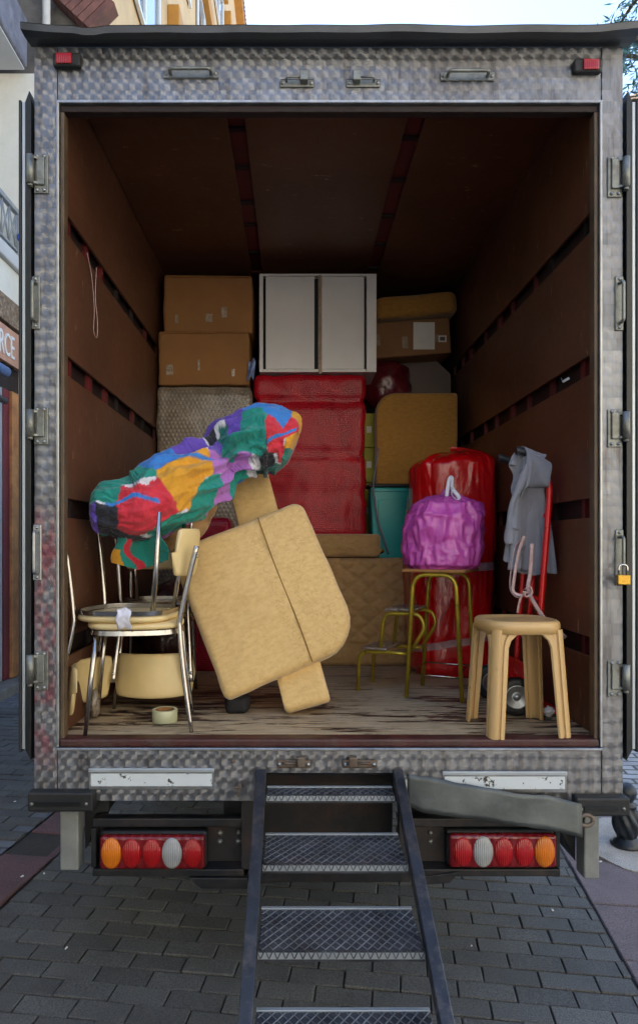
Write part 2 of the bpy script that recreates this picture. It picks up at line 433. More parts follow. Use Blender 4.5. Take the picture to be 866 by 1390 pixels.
def plywood():
    g = N('dark_film_plywood')
    big = g.noise(1.6, detail=5); grain = g.noise(5, g.mapping((60, 1.2, 40)), 5, 0.6)
    mott = g.noise(22, detail=6, rough=0.7)
    col = g.ramp(big, [(0.3, hexc('#543321')), (0.7, hexc('#6c452f'))])
    col = g.mix(g.math('MULTIPLY', grain, 0.35), col, hexc('#301b11'))
    col = g.mix(g.math('MULTIPLY', g.step(mott, 0.55, 0.8), 0.3), col, hexc('#5f3e2b'))
    sc = g.noise(9, g.mapping((1, 3.2, 0.55), rot=(0.5, 0.1, 0.2)), 8, 0.75, 0.8)
    chips = g.step(sc, 0.625, 0.66)
    col = g.mix(g.math('MULTIPLY', chips, 0.75), col, hexc('#b08c6e'))
    g.set(col=col, rough=g.math('MULTIPLY_ADD', mott, 0.25, 0.38), nrm=g.bump(g.math('SUBTRACT', g.math('MULTIPLY', mott, 0.5), chips), 0.25, 0.002))
    return g.m
M['ply'] = plywood()
M['recess'] = simple('recess_dark', '#1d0f0c', 0.7, 0, 0.3, 6, 0.2, 30)
M['stud'] = simple('red_stud', '#5d1517', 0.55, 0, 0.3, 9, 0.2, 30, dirt=0.5, dirtcol='#1b0f0d')

def worn_floor():
    g = N('worn_painted_floor')
    st = g.mapping((1.4, 11, 5)); a = g.noise(2.3, st, 9, 0.68, 0.6); b = g.noise(7.0, g.mapping((1.2, 16, 5)), 6, 0.6)
    big = g.noise(1.1, detail=4); tc = g.n('ShaderNodeSeparateXYZ'); g.l(g.tc.outputs['Object'], tc.inputs[0])
    wear = g.math('ADD', a, g.math('MULTIPLY', g.math('SUBTRACT', big, 0.5), 0.5))
    m_ = g.step(wear, 0.425, 0.44)
    wood = g.ramp(b, [(0.25, hexc('#857559')), (0.5, hexc('#ad9b7c')), (0.75, hexc('#cfbf9f'))])
    fine = g.noise(30, g.mapping((1, 12, 4)), 5, 0.7)
    wood = g.mix(g.math('MULTIPLY', g.step(fine, 0.5, 0.75), 0.5), wood, hexc('#5a4c40'))
    paint = g.ramp(fine, [(0.3, hexc('#1f110f')), (0.7, hexc('#3a201b'))])
    col = g.mix(m_, paint, wood)
    dirt = g.noise(5, detail=9, rough=0.72); col = g.mix(g.math('MULTIPLY', g.step(dirt, 0.55, 0.7), 0.55), col, hexc('#33291f'))
    g.set(col=col, rough=g.math('MULTIPLY_ADD', m_, 0.25, 0.42), nrm=g.bump(g.math('SUBTRACT', g.math('MULTIPLY', fine, 0.4), m_), 0.35, 0.002))
    return g.m
M['floor'] = worn_floor()
M['sill_red'] = simple('worn_red_sill', '#3f1b19', 0.5, 0.0, 0.4, 9, 0.4, 40, dirt=0.9, dirtcol='#4d443c', dscale=5)
def chipped(name, base, under):
    g = N(name); n = g.noise(16, detail=8, rough=0.7); a = g.step(n, 0.585, 0.60)
    s2 = g.noise(3.0, detail=6); c = g.mix(g.math('MULTIPLY', s2, 0.35), hexc(base), hexc('#8d979d'))
    c = g.mix(a, c, hexc(under)); g.set(col=c, rough=0.45, nrm=g.bump(g.math('SUBTRACT', 1.0, a), 0.4, 0.001)); return g.m
M['reflector'] = chipped('chipped_white_reflector', '#d4dde2', '#3c3a38')

def lens(name, c, sc=190.0):
    g = N(name); sx = g.n('ShaderNodeSeparateXYZ'); g.l(g.tc.outputs['Object'], sx.inputs[0])
    w = g.math('ADD', g.math('SINE', g.math('MULTIPLY', sx.outputs[0], sc * 4.5)), g.math('MULTIPLY', g.math('SINE', g.math('MULTIPLY', sx.outputs[2], sc * 0.6)), 0.6))
    d = g.noise(20, detail=6); col = g.mix(g.math('MULTIPLY', d, 0.3), hexc(c), tuple(x * 0.45 for x in hexc(c)[:3]) + (1,))
    wv = g.step(w, -1.2, 1.2); col = g.mix(g.math('MULTIPLY', wv, 0.3), col, tuple(min(1, x * 1.6 + 0.03) for x in hexc(c)[:3]) + (1,))
    g.set(col=col, rough=0.16, coat=0.3, coatr=0.05, nrm=g.bump(w, 0.5, 0.003)); return g.m
M['lens_red'] = lens('red_lens', '#a50a10'); M['lens_dark'] = lens('red_lens_body', '#6d060e', 40); M['lens_orange'] = lens('orange_lens', '#d8740c')
M['lens_clear'] = lens('clear_lens', '#9fa3a4')
M['brass'] = simple('brass', '#b08b3a', 0.3, 0.9, 0.15, 30, 0.1, 80)

# ------------------------------------------------------------------ the ground
ROAD_ROT = R(-8)                                   # the street runs a little aslant of the truck
MR = Matrix.Rotation(ROAD_ROT, 4, 'Z')
def ground_mat(name, c1, c2, scale=40):
    return simple(name, c1, 0.85, 0, 0.3, 3, 0.5, scale, 0.006, dirt=0.6, dirtcol=c2, dscale=7)
def stone(name, c, obj_random=0.22, dirt=0.45, dirtcol='#3c3a38'):
    g = N(name); c = hexc(c)
    pos = g.n('ShaderNodeNewGeometry')
    sp = g.noise(170, pos.outputs['Position'], 3, 0.7); bigs = g.noise(4.5, pos.outputs['Position'], 6, 0.65); mid = g.noise(28, pos.outputs['Position'], 6, 0.7)
    col = g.mix(g.step(sp, 0.35, 0.7), tuple(x * 0.5 for x in c[:3]) + (1,), tuple(min(1, x * 1.65) for x in c[:3]) + (1,))
    oi = g.n('ShaderNodeObjectInfo').outputs['Random']
    f = g.math('FRACT', g.math('ADD', oi, pos.outputs['Random Per Island']))
    hs = g.n('ShaderNodeHueSaturation'); g.l(col, hs.inputs['Color']); g.l(g.math('MULTIPLY_ADD', f, 2 * obj_random, 1 - obj_random), hs.inputs['Value'])
    col = g.mix(g.math('MULTIPLY', g.step(bigs, 0.45, 0.7), dirt), hs.outputs[0], hexc(dirtcol))
    col = g.mix(g.math('MULTIPLY', g.step(mid, 0.6, 0.8), 0.25), col, hexc('#8b8780'))
    g.set(col=col, rough=g.math('MULTIPLY_ADD', mid, 0.2, 0.72), nrm=g.bump(g.math('ADD', mid, g.math('MULTIPLY', sp, 0.6)), 0.5, 0.004)); return g.m
M['joint'] = ground_mat('joint_sand', '#3a352f', '#211e1b')
M['paver'] = stone('concrete_paver', '#535350')
M['slab_red'] = stone('red_kerb_slab', '#5f4546', 0.12)
M['slab_brown'] = stone('brown_slab', '#6f6263', 0.12)
M['cement'] = stone('pale_cement', '#a7a299', 0.0)
M['asphalt'] = ground_mat('far_ground', '#77767a', '#55524f', 90)

g0 = MB(); g0.add([(-150, -60, -0.02), (150, -60, -0.02), (150, 300, -0.02), (-150, 300, -0.02)], [(0, 1, 2, 3)])
ground = tag(g0.build('ground', M['asphalt']), kind='structure')
g1 = MB(); g1.add([MR @ Vector(v) for v in ((-1.86, -3, -0.013), (0.955, -3, -0.013), (0.955, 26, -0.013), (-1.86, 26, -0.013))], [(0, 1, 2, 3)])
road = tag(g1.build('road', M['joint']), kind='structure')
PL, PWD, JT = 0.222, 0.106, 0.005                  # paver length across the street, depth, joint
def paver_mesh(seed):
    rnd = random.Random(seed); b = MB()
    b.box((-PL / 2 + JT / 2, -PWD / 2 + JT / 2, -0.05), (PL / 2 - JT / 2, PWD / 2 - JT / 2, 0), 0.004, 1)
    b.v = [(x + rnd.uniform(-.0015, .0015), y + rnd.uniform(-.0015, .0015), z + rnd.uniform(-.0012, .0012)) for x, y, z in b.v]
    return b
pav_me = [paver_mesh(i).mesh('paver', M['paver']) for i in range(6)]
rest = MB(); cand = []
X0, X1 = -1.85, 0.957                               # street bed in its own axes
def in_view(p):
    if p.y < 1.5: return False
    px, py = CX + p.x * F / p.y, CY + (H - p.z) * F / p.y
    return -20 < px < 886 and 1060 < py < 1400
for row in range(-14, 230):
    yy = row * PWD; off = (0, 0.5)[row % 2] * PL + random.uniform(-.006, .006)
    k = 0; x = X0 + off - PL
    while x < X1 + PL:
        a, b = max(x - PL / 2, X0), min(x + PL / 2, X1)
        if b - a > 0.012:
            c = Vector(((a + b) / 2, yy, 0)); w = MR @ c
            cand.append((c, (b - a) / PL, in_view(w), w))
        x += PL
cand.sort(key=lambda t: (not t[2], abs(t[3].y - 3.0)))
n_own = 0
for c, sx_, vis, w in cand:
    z = random.gauss(0, 0.0016); rz = random.gauss(0, 0.006)
    if vis and n_own < 300:
        o = bpy.data.objects.new('paver', random.choice(pav_me)); COL.objects.link(o); o.parent = road
        o.matrix_local = MR @ Matrix.Translation(c + Vector((0, 0, z))) @ Matrix.Rotation(rz, 4, 'Z') @ Matrix.Rotation(random.gauss(0, 0.006), 4, 'X') @ Matrix.Diagonal((sx_, 1, 1, 1))
        n_own += 1
    elif w.y > 0.3:
        hw, hd = sx_ * PL / 2 - JT / 2, PWD / 2 - JT / 2
        q = [MR @ (c + Vector((ux * hw, uy * hd, uz + z))) for uz in (-.03, 0) for ux, uy in ((-1, -1), (1, -1), (1, 1), (-1, 1))]
        rest.add(q, [(4, 5, 6, 7), (0, 1, 5, 4), (1, 2, 6, 5), (2, 3, 7, 6), (3, 0, 4, 7)])
tag(rest.build('far_pavers', M['paver'], road, recalc=False), kind='stuff')

def slab_row(name, mat, xa, xb, step, ya, yb, label, z=0.0, jitter=0.003):
    s0 = MB(); s0.add([MR @ Vector(v) for v in ((xa, ya, -0.012), (xb, ya, -0.012), (xb, yb, -0.012), (xa, yb, -0.012))], [(0, 1, 2, 3)])
    st = tag(s0.build(name, M['joint']), label, kind='structure'); y = ya
    b = MB(); b.box((xa + .005, -step / 2 + .004, -.06), (xb - .005, step / 2 - .004, 0), 0.005, 1); me = b.mesh('slab', mat)
    while y + step <= yb:
        o = bpy.data.objects.new('slab', me); COL.objects.link(o); o.parent = st
        o.matrix_local = MR @ Matrix.Translation((0, y + step / 2, z + random.gauss(0, jitter * .6))) @ Matrix.Rotation(random.gauss(0, .003), 4, 'Y')
        y += step
    return st
slab_row('kerb_strip', M['slab_red'], -2.17, -1.865, 0.30, 1.2, 13.2, 'row of dull red kerb slabs beside the pavers')
slab_row('gutter_strip', M['slab_brown'], 0.965, 1.42, 0.46, 1.2, 13.2, 'row of brown gutter slabs beside the pavers')
# side pavements
def brick_ground(name, c1, c2, scale):
    g = N(name); pos = g.n('ShaderNodeNewGeometry').outputs['Position']
    br = g.n('ShaderNodeTexBrick'); g.l(g.mapping((1, 1, 1), pos, (0, 0, R(8))), br.inputs['Vector'])
    br.inputs['Color1'].default_value = hexc(c1); br.inputs['Color2'].default_value = hexc(c2); br.inputs['Mortar'].default_value = hexc('#4b4a48')
    br.inputs['Scale'].default_value = scale; br.inputs['Mortar Size'].default_value = 0.012; br.inputs['Brick Width'].default_value = 0.222; br.inputs['Row Height'].default_value = 0.108
    n = g.noise(5, pos, 6, 0.65); col = g.mix(g.math('MULTIPLY', g.step(n, 0.45, 0.7), 0.4), br.outputs['Color'], hexc('#4a4846'))
    g.set(col=col, rough=0.8, nrm=g.bump(g.math('ADD', g.math('MULTIPLY', br.outputs['Fac'], -1.0), g.math('MULTIPLY', n, 0.3)), 0.6, 0.006)); return g.m
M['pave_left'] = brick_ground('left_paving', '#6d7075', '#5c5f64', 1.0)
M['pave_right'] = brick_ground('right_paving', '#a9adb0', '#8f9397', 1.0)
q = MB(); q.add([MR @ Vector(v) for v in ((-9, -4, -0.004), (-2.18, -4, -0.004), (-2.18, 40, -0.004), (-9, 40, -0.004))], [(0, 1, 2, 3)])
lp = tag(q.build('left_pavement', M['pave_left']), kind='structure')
# the pavers of the left side that are near enough to tell apart
n2 = 0
lm = [paver_mesh(20 + i).mesh('paver', M['paver']) for i in range(4)]
for row in range(26, 66):
    off = (0, 0.5)[row % 2] * PL
    for k in range(14):
        c = Vector((-2.18 - PL / 2 - k * PL - off, row * PWD, 0.002)); w = MR @ c
        px, py = CX + w.x * F / w.y, CY + H * F / w.y
        if -15 < px < 95 and 960 < py < 1200 and n2 < 140:
            o = bpy.data.objects.new('paver', lm[n2 % 4]); COL.objects.link(o); o.parent = lp
            o.matrix_local = MR @ Matrix.Translation(c + Vector((0, 0, random.gauss(0.004, 0.003)))) @ Matrix.Rotation(random.gauss(0, 0.02), 4, 'X') @ Matrix.Rotation(random.gauss(0, 0.012), 4, 'Z'); n2 += 1
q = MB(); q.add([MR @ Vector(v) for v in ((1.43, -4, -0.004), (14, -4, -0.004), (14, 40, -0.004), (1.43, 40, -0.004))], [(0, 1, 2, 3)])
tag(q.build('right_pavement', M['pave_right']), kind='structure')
cp = MB(); pts = []
for k in range(28):
    a = 2 * PI * k / 28; r = 0.30 + 0.05 * noise.noise(Vector((math.cos(a) * 1.5, math.sin(a) * 1.5, 3)))
    pts.append((1.96 + r * math.cos(a), 3.98 + r * 1.25 * math.sin(a)))
cp.prism(pts, -0.02, 0.006, 'XY'); tag(cp.build('cement_patch', M['cement']), kind='structure')

# ------------------------------------------------------------------ buildings on the left
M['plaster'] = simple('white_plaster', '#d3d2c8', 0.85, 0, 0.06, 2, 0.4, 30, 0.004, dirt=0.25, dirtcol='#8f8a80', dscale=2)
M['soffit'] = simple('soffit_plaster', '#b6b8b9', 0.85, 0, 0.1, 2, 0.2, 30)
M['stained'] = simple('stained_concrete', '#73747f', 0.85, 0, 0.3, 4, 0.5, 25, 0.005, dirt=0.8, dirtcol='#3a3b4a', dscale=3)
M['rough_stone'] = simple('rough_stone', '#75614d', 0.9, 0, 0.4, 18, 0.9, 40, 0.02, dirt=0.6, dirtcol='#c2b6a4', dscale=22)
M['rail'] = simple('rail_paint', '#8b9094', 0.5, 0.3, 0.2, 12, 0.2, 60)
M['sign'] = simple('sign_board', '#b98a72', 0.5, 0, 0.15, 5, 0.1, 30, dirt=0.3)
M['white_paint'] = simple('white_paint', '#dcdedd', 0.5, 0, 0.08, 8, 0.1, 40)
M['crimson'] = simple('crimson_paint', '#6d0f26', 0.4, 0, 0.15, 6, 0.15, 40)
M['wood_post'] = simple('worn_peach_paint', '#b8824f', 0.6, 0, 0.25, 8, 0.4, 40, dirt=0.6, dirtcol='#7b2b26', dscale=3)
M['shutter'] = simple('shutter_metal', '#3c4148', 0.45, 0.6, 0.2, 8, 0.1, 40)
M['awning'] = simple('awning_blue', '#3f6ea6', 0.35, 0, 0.15, 8, 0.1, 30)
M['yellow'] = simple('yellow_render', '#c9a87a', 0.85, 0, 0.12, 1.2, 0.4, 26, 0.005, dirt=0.2, dirtcol='#8d7352', dscale=1.5)
M['orange'] = simple('ochre_band', '#b67f2f', 0.7, 0, 0.15, 3, 0.2, 30)
M['concrete'] = simple('bare_concrete', '#76716a', 0.9, 0, 0.25, 4, 0.5, 30, 0.005, dirt=0.5)
M['tile'] = simple('roof_tile', '#7c5247', 0.8, 0, 0.25, 10, 0.4, 30, dirt=0.4, obj_random=0.2)
def glassy(name, c, rough=0.06):
    g = N(name); n = g.noise(1.5, detail=2); g.set(col=g.mix(n, hexc(c), hexc('#30363b')), rough=rough, spec=0.8, coat=0.6); return g.m
M['pane'] = glassy('window_glass', '#5b7184')
M['bead'] = simple('blue_bead', '#1243a8', 0.15, 0, 0.05, 10, 0)

wb = thing('shop_building', 'white plastered shop building with balcony railing, sign and shutter', 'building', (-5.5, 7.0, 0))
MB().box((-9, 8.6, 0), (-3.0, 8.94, 7.66)).build('wall', M['plaster'], wb)
MB().box((-9, 4.2, 4.68), (-3.42, 8.59, 5.08)).build('lower_wall', M['plaster'], wb)
MB().box((-9, 4.2, 5.09), (-3.36, 8.58, 5.26), 0.015).build('balcony_slab', M['soffit'], wb)
MB().box((-9, 4.2, 4.36), (-3.38, 8.58, 4.67), 0.01).build('stone_band', M['rough_stone'], wb)
sg = MB().box((-3.43, 4.6, 3.88), (-3.37, 8.5, 4.30), 0.006).build('sign_panel', M['sign'], wb)
MB().box((-9, 4.2, 3.60), (-3.46, 8.58, 4.35)).build('lintel', M['recess'], wb)
sl = MB().box((-9, 4.2, 7.69), (-3.33, 8.55, 8.30), 0.03).build('upper_slab', M['stained'], wb)
MB().box((-9, 4.2, 7.665), (-3.37, 8.54, 7.686)).build('soffit', M['soffit'], wb)
MB().box((-9, 4.2, 8.31), (-3.62, 8.5, 21.0)).build('upper_wall', M['plaster'], wb)  # carried up far out of view to keep the sun off the truck
uw = MB().box((-3.62, 5.9, 8.5), (-3.55, 8.3, 10.4), 0.01).build('window', M['pane'], wb)
fr = MB()
for y in (5.9, 6.7, 7.5, 8.27): fr.box((-3.55, y, 8.45), (-3.50, y + .07, 10.5), 0.008)
fr.box((-3.552, 5.86, 8.40), (-3.49, 8.38, 8.50), 0.008); fr.build('frame', M['white_paint'], uw)
rr = MB(); XR = -3.42
rr.box((XR - .03, 4.4, 5.80), (XR + .03, 8.5, 5.86), 0.008); rr.box((XR - .02, 4.4, 5.34), (XR + .02, 8.5, 5.37), 0.006)
rr.box((XR - .025, 8.42, 5.27), (XR + .025, 8.5, 5.80), 0.006)
ral = rr.build('railing', M['rail'], wb)
rb = MB(); y = 6.6
while y < 8.40:
    rb.tube([(XR, y, 5.37), (XR, min(y + .2, 8.42), 5.80)], 0.011, 6); rb.tube([(XR, min(y + .2, 8.42), 5.37), (XR, y, 5.80)], 0.011, 6)
    rb.tube([(XR, y, 5.37), (XR, y, 5.80)], 0.009, 6); y += 0.2
tag(rb.build('lattice', M['rail'], ral), kind='stuff')
bd = MB().lathe([(0, -.012), (.045, -.010), (.05, 0), (.045, .010), (0, .012)], (XR + .03, 8.44, 5.52), 16, 'X'); bdo = bd.build('bead', M['bead'], wb)
MB().lathe([(0, 0), (.022, .001), (.02, .005), (0, .006)], (XR + .042, 8.44, 5.52), 14, 'X').build('bead_eye', M['white_paint'], bdo)
# sign lettering: the end of a word, white, on the board
fc = bpy.data.curves.new('letters', 'FONT'); fc.body = 'PERCE'; fc.size = 0.30; fc.extrude = 0.006; fc.space_character = 1.02
fo = bpy.data.objects.new('letters', fc); COL.objects.link(fo)
dg = bpy.context.evaluated_depsgraph_get(); lme = bpy.data.meshes.new_from_object(fo.evaluated_get(dg)); bpy.data.objects.remove(fo)
w_ = max(v.co.x for v in lme.vertices); lme.materials.clear(); lme.materials.append(M['white_paint'])
lo = bpy.data.objects.new('letters', lme); COL.objects.link(lo); lo.parent = sg
Lm = Matrix(((0, 0, 1, -3.364), (0.80, 0, 0, 8.22 - w_ * 0.80), (0, 1.28, 0, 3.955), (0, 0, 0, 1)))
lo.matrix_local = MTX[sg.name].inverted() @ Lm
# shop front below the sign
MB().box((-3.55, 8.30, 0.12), (-3.42, 8.58, 3.60), 0.006).build('post', M['wood_post'], wb)
MB().box((-3.56, 8.12, 0.12), (-3.45, 8.29, 3.60), 0.006).build('door_frame', M['crimson'], wb)
MB().box((-3.54, 8.04, 0.12), (-3.46, 8.11, 3.60), 0.006).build('shutter_rail', M['alum'], wb)
shp = MB(); z = 0.14
while z < 3.5:
    shp.box((-3.56, 4.6, z), (-3.50, 8.03, z + .046), 0.012, 1); z += 0.052
tag(shp.build('shutter', M['shutter'], wb), kind='stuff')
MB().tube([(-3.34, 4.6, 3.74), (-3.34, 7.93, 3.74)], 0.06, 14).build('awning_roll', M['awning'], wb)
MB().tube([(-3.38, 4.6, 3.42), (-3.38, 8.0, 3.42)], 0.04, 14).build('awning_bar', M['shutter'], wb)
MB().box((-9, 4.0, -0.02), (-3.25, 8.62, 0.11), 0.012).build('step', M['concrete'], wb)

yb = thing('apartment_building', 'tall yellow rendered apartment block with ochre window bands rising behind the truck', 'building', (-5.8, 26, 0))
MB().box((-9, 8.97, 0), (-2.6, 45, 25.1)).build('wall', M['yellow'], yb)
MB().box((-9, 8.95, 0), (-2.595, 8.968, 25.0)).build('end_wall', M['concrete'], yb)
MB().box((-9, 8.6, 25.1), (-2.25, 45.4, 25.35), 0.03).build('eave', M['orange'], yb)
tl = MB(); y = 8.6
while y < 45: tl.tube([(-2.22, y, 25.36), (-3.2, y, 25.8)], 0.11, 8); y += 0.24
tag(tl.build('roof_tiles', M['tile'], yb), kind='stuff')
for zz in (2.4, 6.4, 10.55, 14.9, 19.3):
    for k, y in enumerate((10.4, 14.2, 18.0, 21.8, 25.6, 29.4, 33.2, 37.0, 40.8)):
        wn = MB().box((-2.60, y, zz), (-2.57, y + 2.5, zz + 1.6)).build('window', M['pane'], yb)
        f_ = MB()
        for a in (0, 1.21, 2.42): f_.box((-2.57, y + a, zz), (-2.52, y + a + .08, zz + 1.6), 0.006)
        f_.box((-2.572, y - .04, zz - .07), (-2.515, y + 2.54, zz)); f_.box((-2.572, y - .04, zz + 1.6), (-2.515, y + 2.54, zz + 1.67)); f_.build('frame', M['white_paint'], wn)
        MB().box((-2.60, y - .2, zz + 1.75), (-2.36, y + 2.7, zz + 2.25), 0.02).build('lintel_band', M['orange'], yb)
pp = MB().tube([(-3.16, 8.72, 7.9), (-3.16, 8.72, 14)], 0.05, 14); single(pp, 'drain_pipe', M['white_paint'], 'white drain pipe running up between the two buildings', 'pipe')
cn = thing('tiled_canopy', 'small sloping canopy of red tiles beside the white drain pipe', 'canopy', (-3.0, 8.8, 8.4))
for k in range(7):
    a = Vector((-3.14 + k * .075, 8.76, 8.80 - k * .07)); b_ = MB()
    b_.prism([(a.x, a.z), (a.x + .07, a.z - .066), (a.x + .40, a.z + .26), (a.x + .33, a.z + .32)], 8.70, 8.93, 'XZ', 0.006); b_.build('tile', M['tile'], cn)
# unseen houses added to bounce sunlight into the truck and reflect in its steel
M['cream_render'] = simple('cream_render', '#d9d0bc', 0.85, 0, 0.1, 1.2, 0.3, 26, 0.005, dirt=0.2, dirtcol='#93815f', dscale=1.5)
def added_house(label, x0, x1, y0, y1, h, face, mat):
    t = thing('added_house', label, 'building', ((x0 + x1) / 2, (y0 + y1) / 2, 0))
    MB().box((x0, y0, 0), (x1, y1, h)).build('wall', M[mat], t); MB().box((x0 - .3, y0 - .3, h), (x1 + .3, y1 + .3, h + .3), .03).build('eave', M['orange'], t)
    ax = 'Y' if face in 'XW' else 'X'
    for zz in [1.0 + 3.2 * k for k in range(int((h - 1.5) / 3.2) + 1)]:
        a = (y0 if ax == 'Y' else x0) + 1.0
        while a + 1.6 < (y1 if ax == 'Y' else x1):
            bb = ((x1, a, zz), (x1 + .03, a + 1.4, zz + 1.6)) if face == 'X' else ((x0 - .03, a, zz), (x0, a + 1.4, zz + 1.6)) if face == 'W' else ((a, y1, zz), (a + 1.4, y1 + .03, zz + 1.6))
            MB().box(*bb).build('window', M['pane'], t); a += 2.6
    return t
added_house('unseen plain plastered house added beside the shop building to shape the light', -9, -3.45, -11.9, 4.1, 7.0, 'X', 'plaster')
added_house('unseen cream house added across the end of the street to bounce sunlight', -3, 9, -18, -12, 12.0, 'Y', 'cream_render')
added_house('unseen cream house added on the sunny side opposite the shop to bounce sunlight', 9.5, 16, -11.9, 3, 11.0, 'W', 'cream_render')

# ------------------------------------------------------------------ the truck
XL, XR_ = -0.997, 1.256                            # outer sides
OL, OR = -0.907, 1.172                             # opening
ZT, ZH = 3.655, 3.44                               # top of frame, underside of header
YB = 7.0                                           # front end of the cargo box
T = thing('box_truck', 'box truck with engine-turned steel rear frame, open doors and loaded cargo box', 'truck', (0.13, D, 0))
def tp(mb, name, mat, parent=T): return mb.build(name, M[mat] if isinstance(mat, str) else mat, parent)
def X(px): return (px - CX) * D / F
def Z(py): return H - (py - CY) * D / F
tp(MB().box((XL, D, 0.77), (OL - .002, D + .07, ZT), 0.003), 'corner_post', 'steel_stained')
tp(MB().box((OR + .002, D, 0.77), (XR_, D + .07, ZT), 0.003), 'corner_post', 'steel')
tp(MB().box((OL, D + .001, ZH), (OR, D + .07, ZT - .002), 0.003), 'header', 'steel')
nx0, nx1, nz_ = X(350), X(543), Z(1050)
tp(MB().prism([(OL, .764), (nx0, .764), (nx0, nz_), (nx1, nz_), (nx1, .764), (OR, .764), (OR, .958), (OL, .958)], D + .001, D + .05, 'XZ', 0.002), 'skirt', 'steel')
for a, b in (((OL - .004, D - .005, .97), (OL + .006, D + .06, ZH)), ((OR - .006, D - .005, .97), (OR + .004, D + .06, ZH)),
             ((OL - .004, D - .005, ZH - .004), (OR + .004, D + .06, ZH + .008)), ((OL - .004, D - .006, .958), (OR + .004, D + .055, .968))):
    tp(MB().box(a, b, 0.002, 1), 'edge_trim', 'trim')
tp(MB().box((OL + .007, D - .003, .969), (OR - .007, D + .07, 1.002), 0.009), 'sill', 'sill_red')
tp(MB().box((OL + .007, D + .01, ZH - .03), (OR - .007, D + .05, ZH - .005), 0.004), 'top_seal', 'recess')
M['liner'] = simple('jamb_liner', '#5a4a38', 0.5, 0.1, 0.3, 10, 0.3, 40, dirt=0.6, dirtcol='#2b211a')
for s, x in ((1, OL), (-1, OR)):
    tp(MB().box((x + s * .007, D + .01, 1.0), (x + s * .022, D + .055, ZH - .03), 0.003), 'jamb_liner', 'liner')
# floor, walls, ceiling, roof
tp(MB().box((OL - .03, D + .071, .95), (OR + .03, YB, 1.0)), 'floor', 'floor')
tp(MB().box((XL, D + .03, .90), (OL - .045, YB, ZT)).box((XL, D + .03, 0.905), (OL - .046, YB, .95)), 'side_wall', 'alum')
tp(MB().box((OR + .045, D + .03, .90), (XR_, YB, ZT)), 'side_wall', 'alum')
tp(MB().box((XL, YB + .002, .90), (XR_, YB + .06, ZT)), 'front_wall', 'alum')
tp(MB().box((XL, D + .03, ZT + .001), (XR_, YB + .06, ZT + .035), 0.006), 'roof', 'alum')
slots = (1.338, 1.892, 2.462, 3.028); hs = 0.038
ZC = 3.62
for s, x in ((-1, OL), (1, OR)):
    zs = [1.0] + [v for c in slots for v in (c - hs, c + hs)] + [ZC]
    for k in range(0, len(zs), 2):
        w_ = tp(MB().box((x, D + .072, zs[k] + .001), (x + s * .014, YB - .01, zs[k + 1]), 0.002, 1), 'wall_panel', 'ply')
    tp(MB().box((x + s * .036, D + .075, 1.0), (x + s * .044, YB - .01, ZC)), 'wall_backing', 'recess')
    for c in slots:
        y = D + .18
        while y < YB - .3:
            tp(MB().box((x + s * .015, y, c - hs - .02), (x + s * .035, y + random.choice((.018, .03, .045)), c + hs + .02)), 'stud', random.choice(('stud', 'recess', 'stud')))
            y += random.uniform(.22, .38)
cx = (-0.26, 0.535); cw = 0.038
for a, b in ((OL, cx[0] - cw), (cx[0] + cw, cx[1] - cw), (cx[1] + cw, OR)):
    tp(MB().box((a, D + .072, ZC), (b, YB - .01, ZC + .012), 0.002, 1), 'ceiling_panel', 'ply')
for c in cx:
    tp(MB().box((c - cw - .03, D + .075, ZC + .026), (c + cw + .03, YB - .01, ZC + .034)), 'ceiling_strip', 'stud')
    y = D + .2
    while y < YB - .3:
        tp(MB().box((c - cw - .01, y, ZC + .006 + .008), (c + cw + .01, y + .03, ZC + .025)), 'ceiling_rib', random.choice(('stud', 'recess', 'recess'))); y += random.uniform(.25, .4)
# visor over the header: a thin folded sheet with a dented lip
vz = MB(); n = 60
def visor(u, v):
    x = XL - .018 + (XR_ - XL + .05) * u
    dent = -0.012 * math.exp(-((u - .11) / .02) ** 2) + .006 * noise.noise(Vector((u * 9, 0, 1))) + .018 * max(0, u - .93) / .07 + .012 * max(0, .06 - u) / .06
    prof = [(D + .02, ZT + .012), (D - .005, ZT + .008), (D - .045, ZT - .004 + dent * .5), (D - .085, ZT - .010 + dent), (D - .090, ZT + .012 + dent), (D - .084, ZT + .013 + dent), (D - .045, ZT + .012 + dent * .5), (D + .02, ZT + .034)]
    p = prof[int(round(v * 7))]; return Vector((x, p[0], p[1]))
vz.grid(visor, n, 8, smooth=False)
tp(vz, 'visor', 'visor')
tp(MB().grid(lambda u, v: visor(u, 4 / 7) + Vector((0, -.0015 + .010 * v, .0015)), 60, 2), 'visor_lip', 'trim')
# doors folded back along the sides
for s, x in ((-1, XL), (1, XR_)):
    d0, d1 = (x + s * .010, x + s * .050)
    dr = tp(MB().box((d0 + s * .018, D - .012, .965), (d1 - s * .008, D + 1.05, 3.435), 0.003), 'door', 'alum')
    tp(MB().prism([(d0 - s * .004, .925), (d0 + s * .018, .965), (d0 + s * .018, 3.43), (d0 + s * .002, 3.475), (d0 - s * .004, 3.44)], D - .016, D + .03, 'XZ', 0.001), 'gasket', 'seal', dr)
    tp(MB().box((d1 - s * .007, D - .016, .955), (d1 + s * .003, D + 1.06, 3.44), 0.003), 'edge_seal', 'rubber', dr)
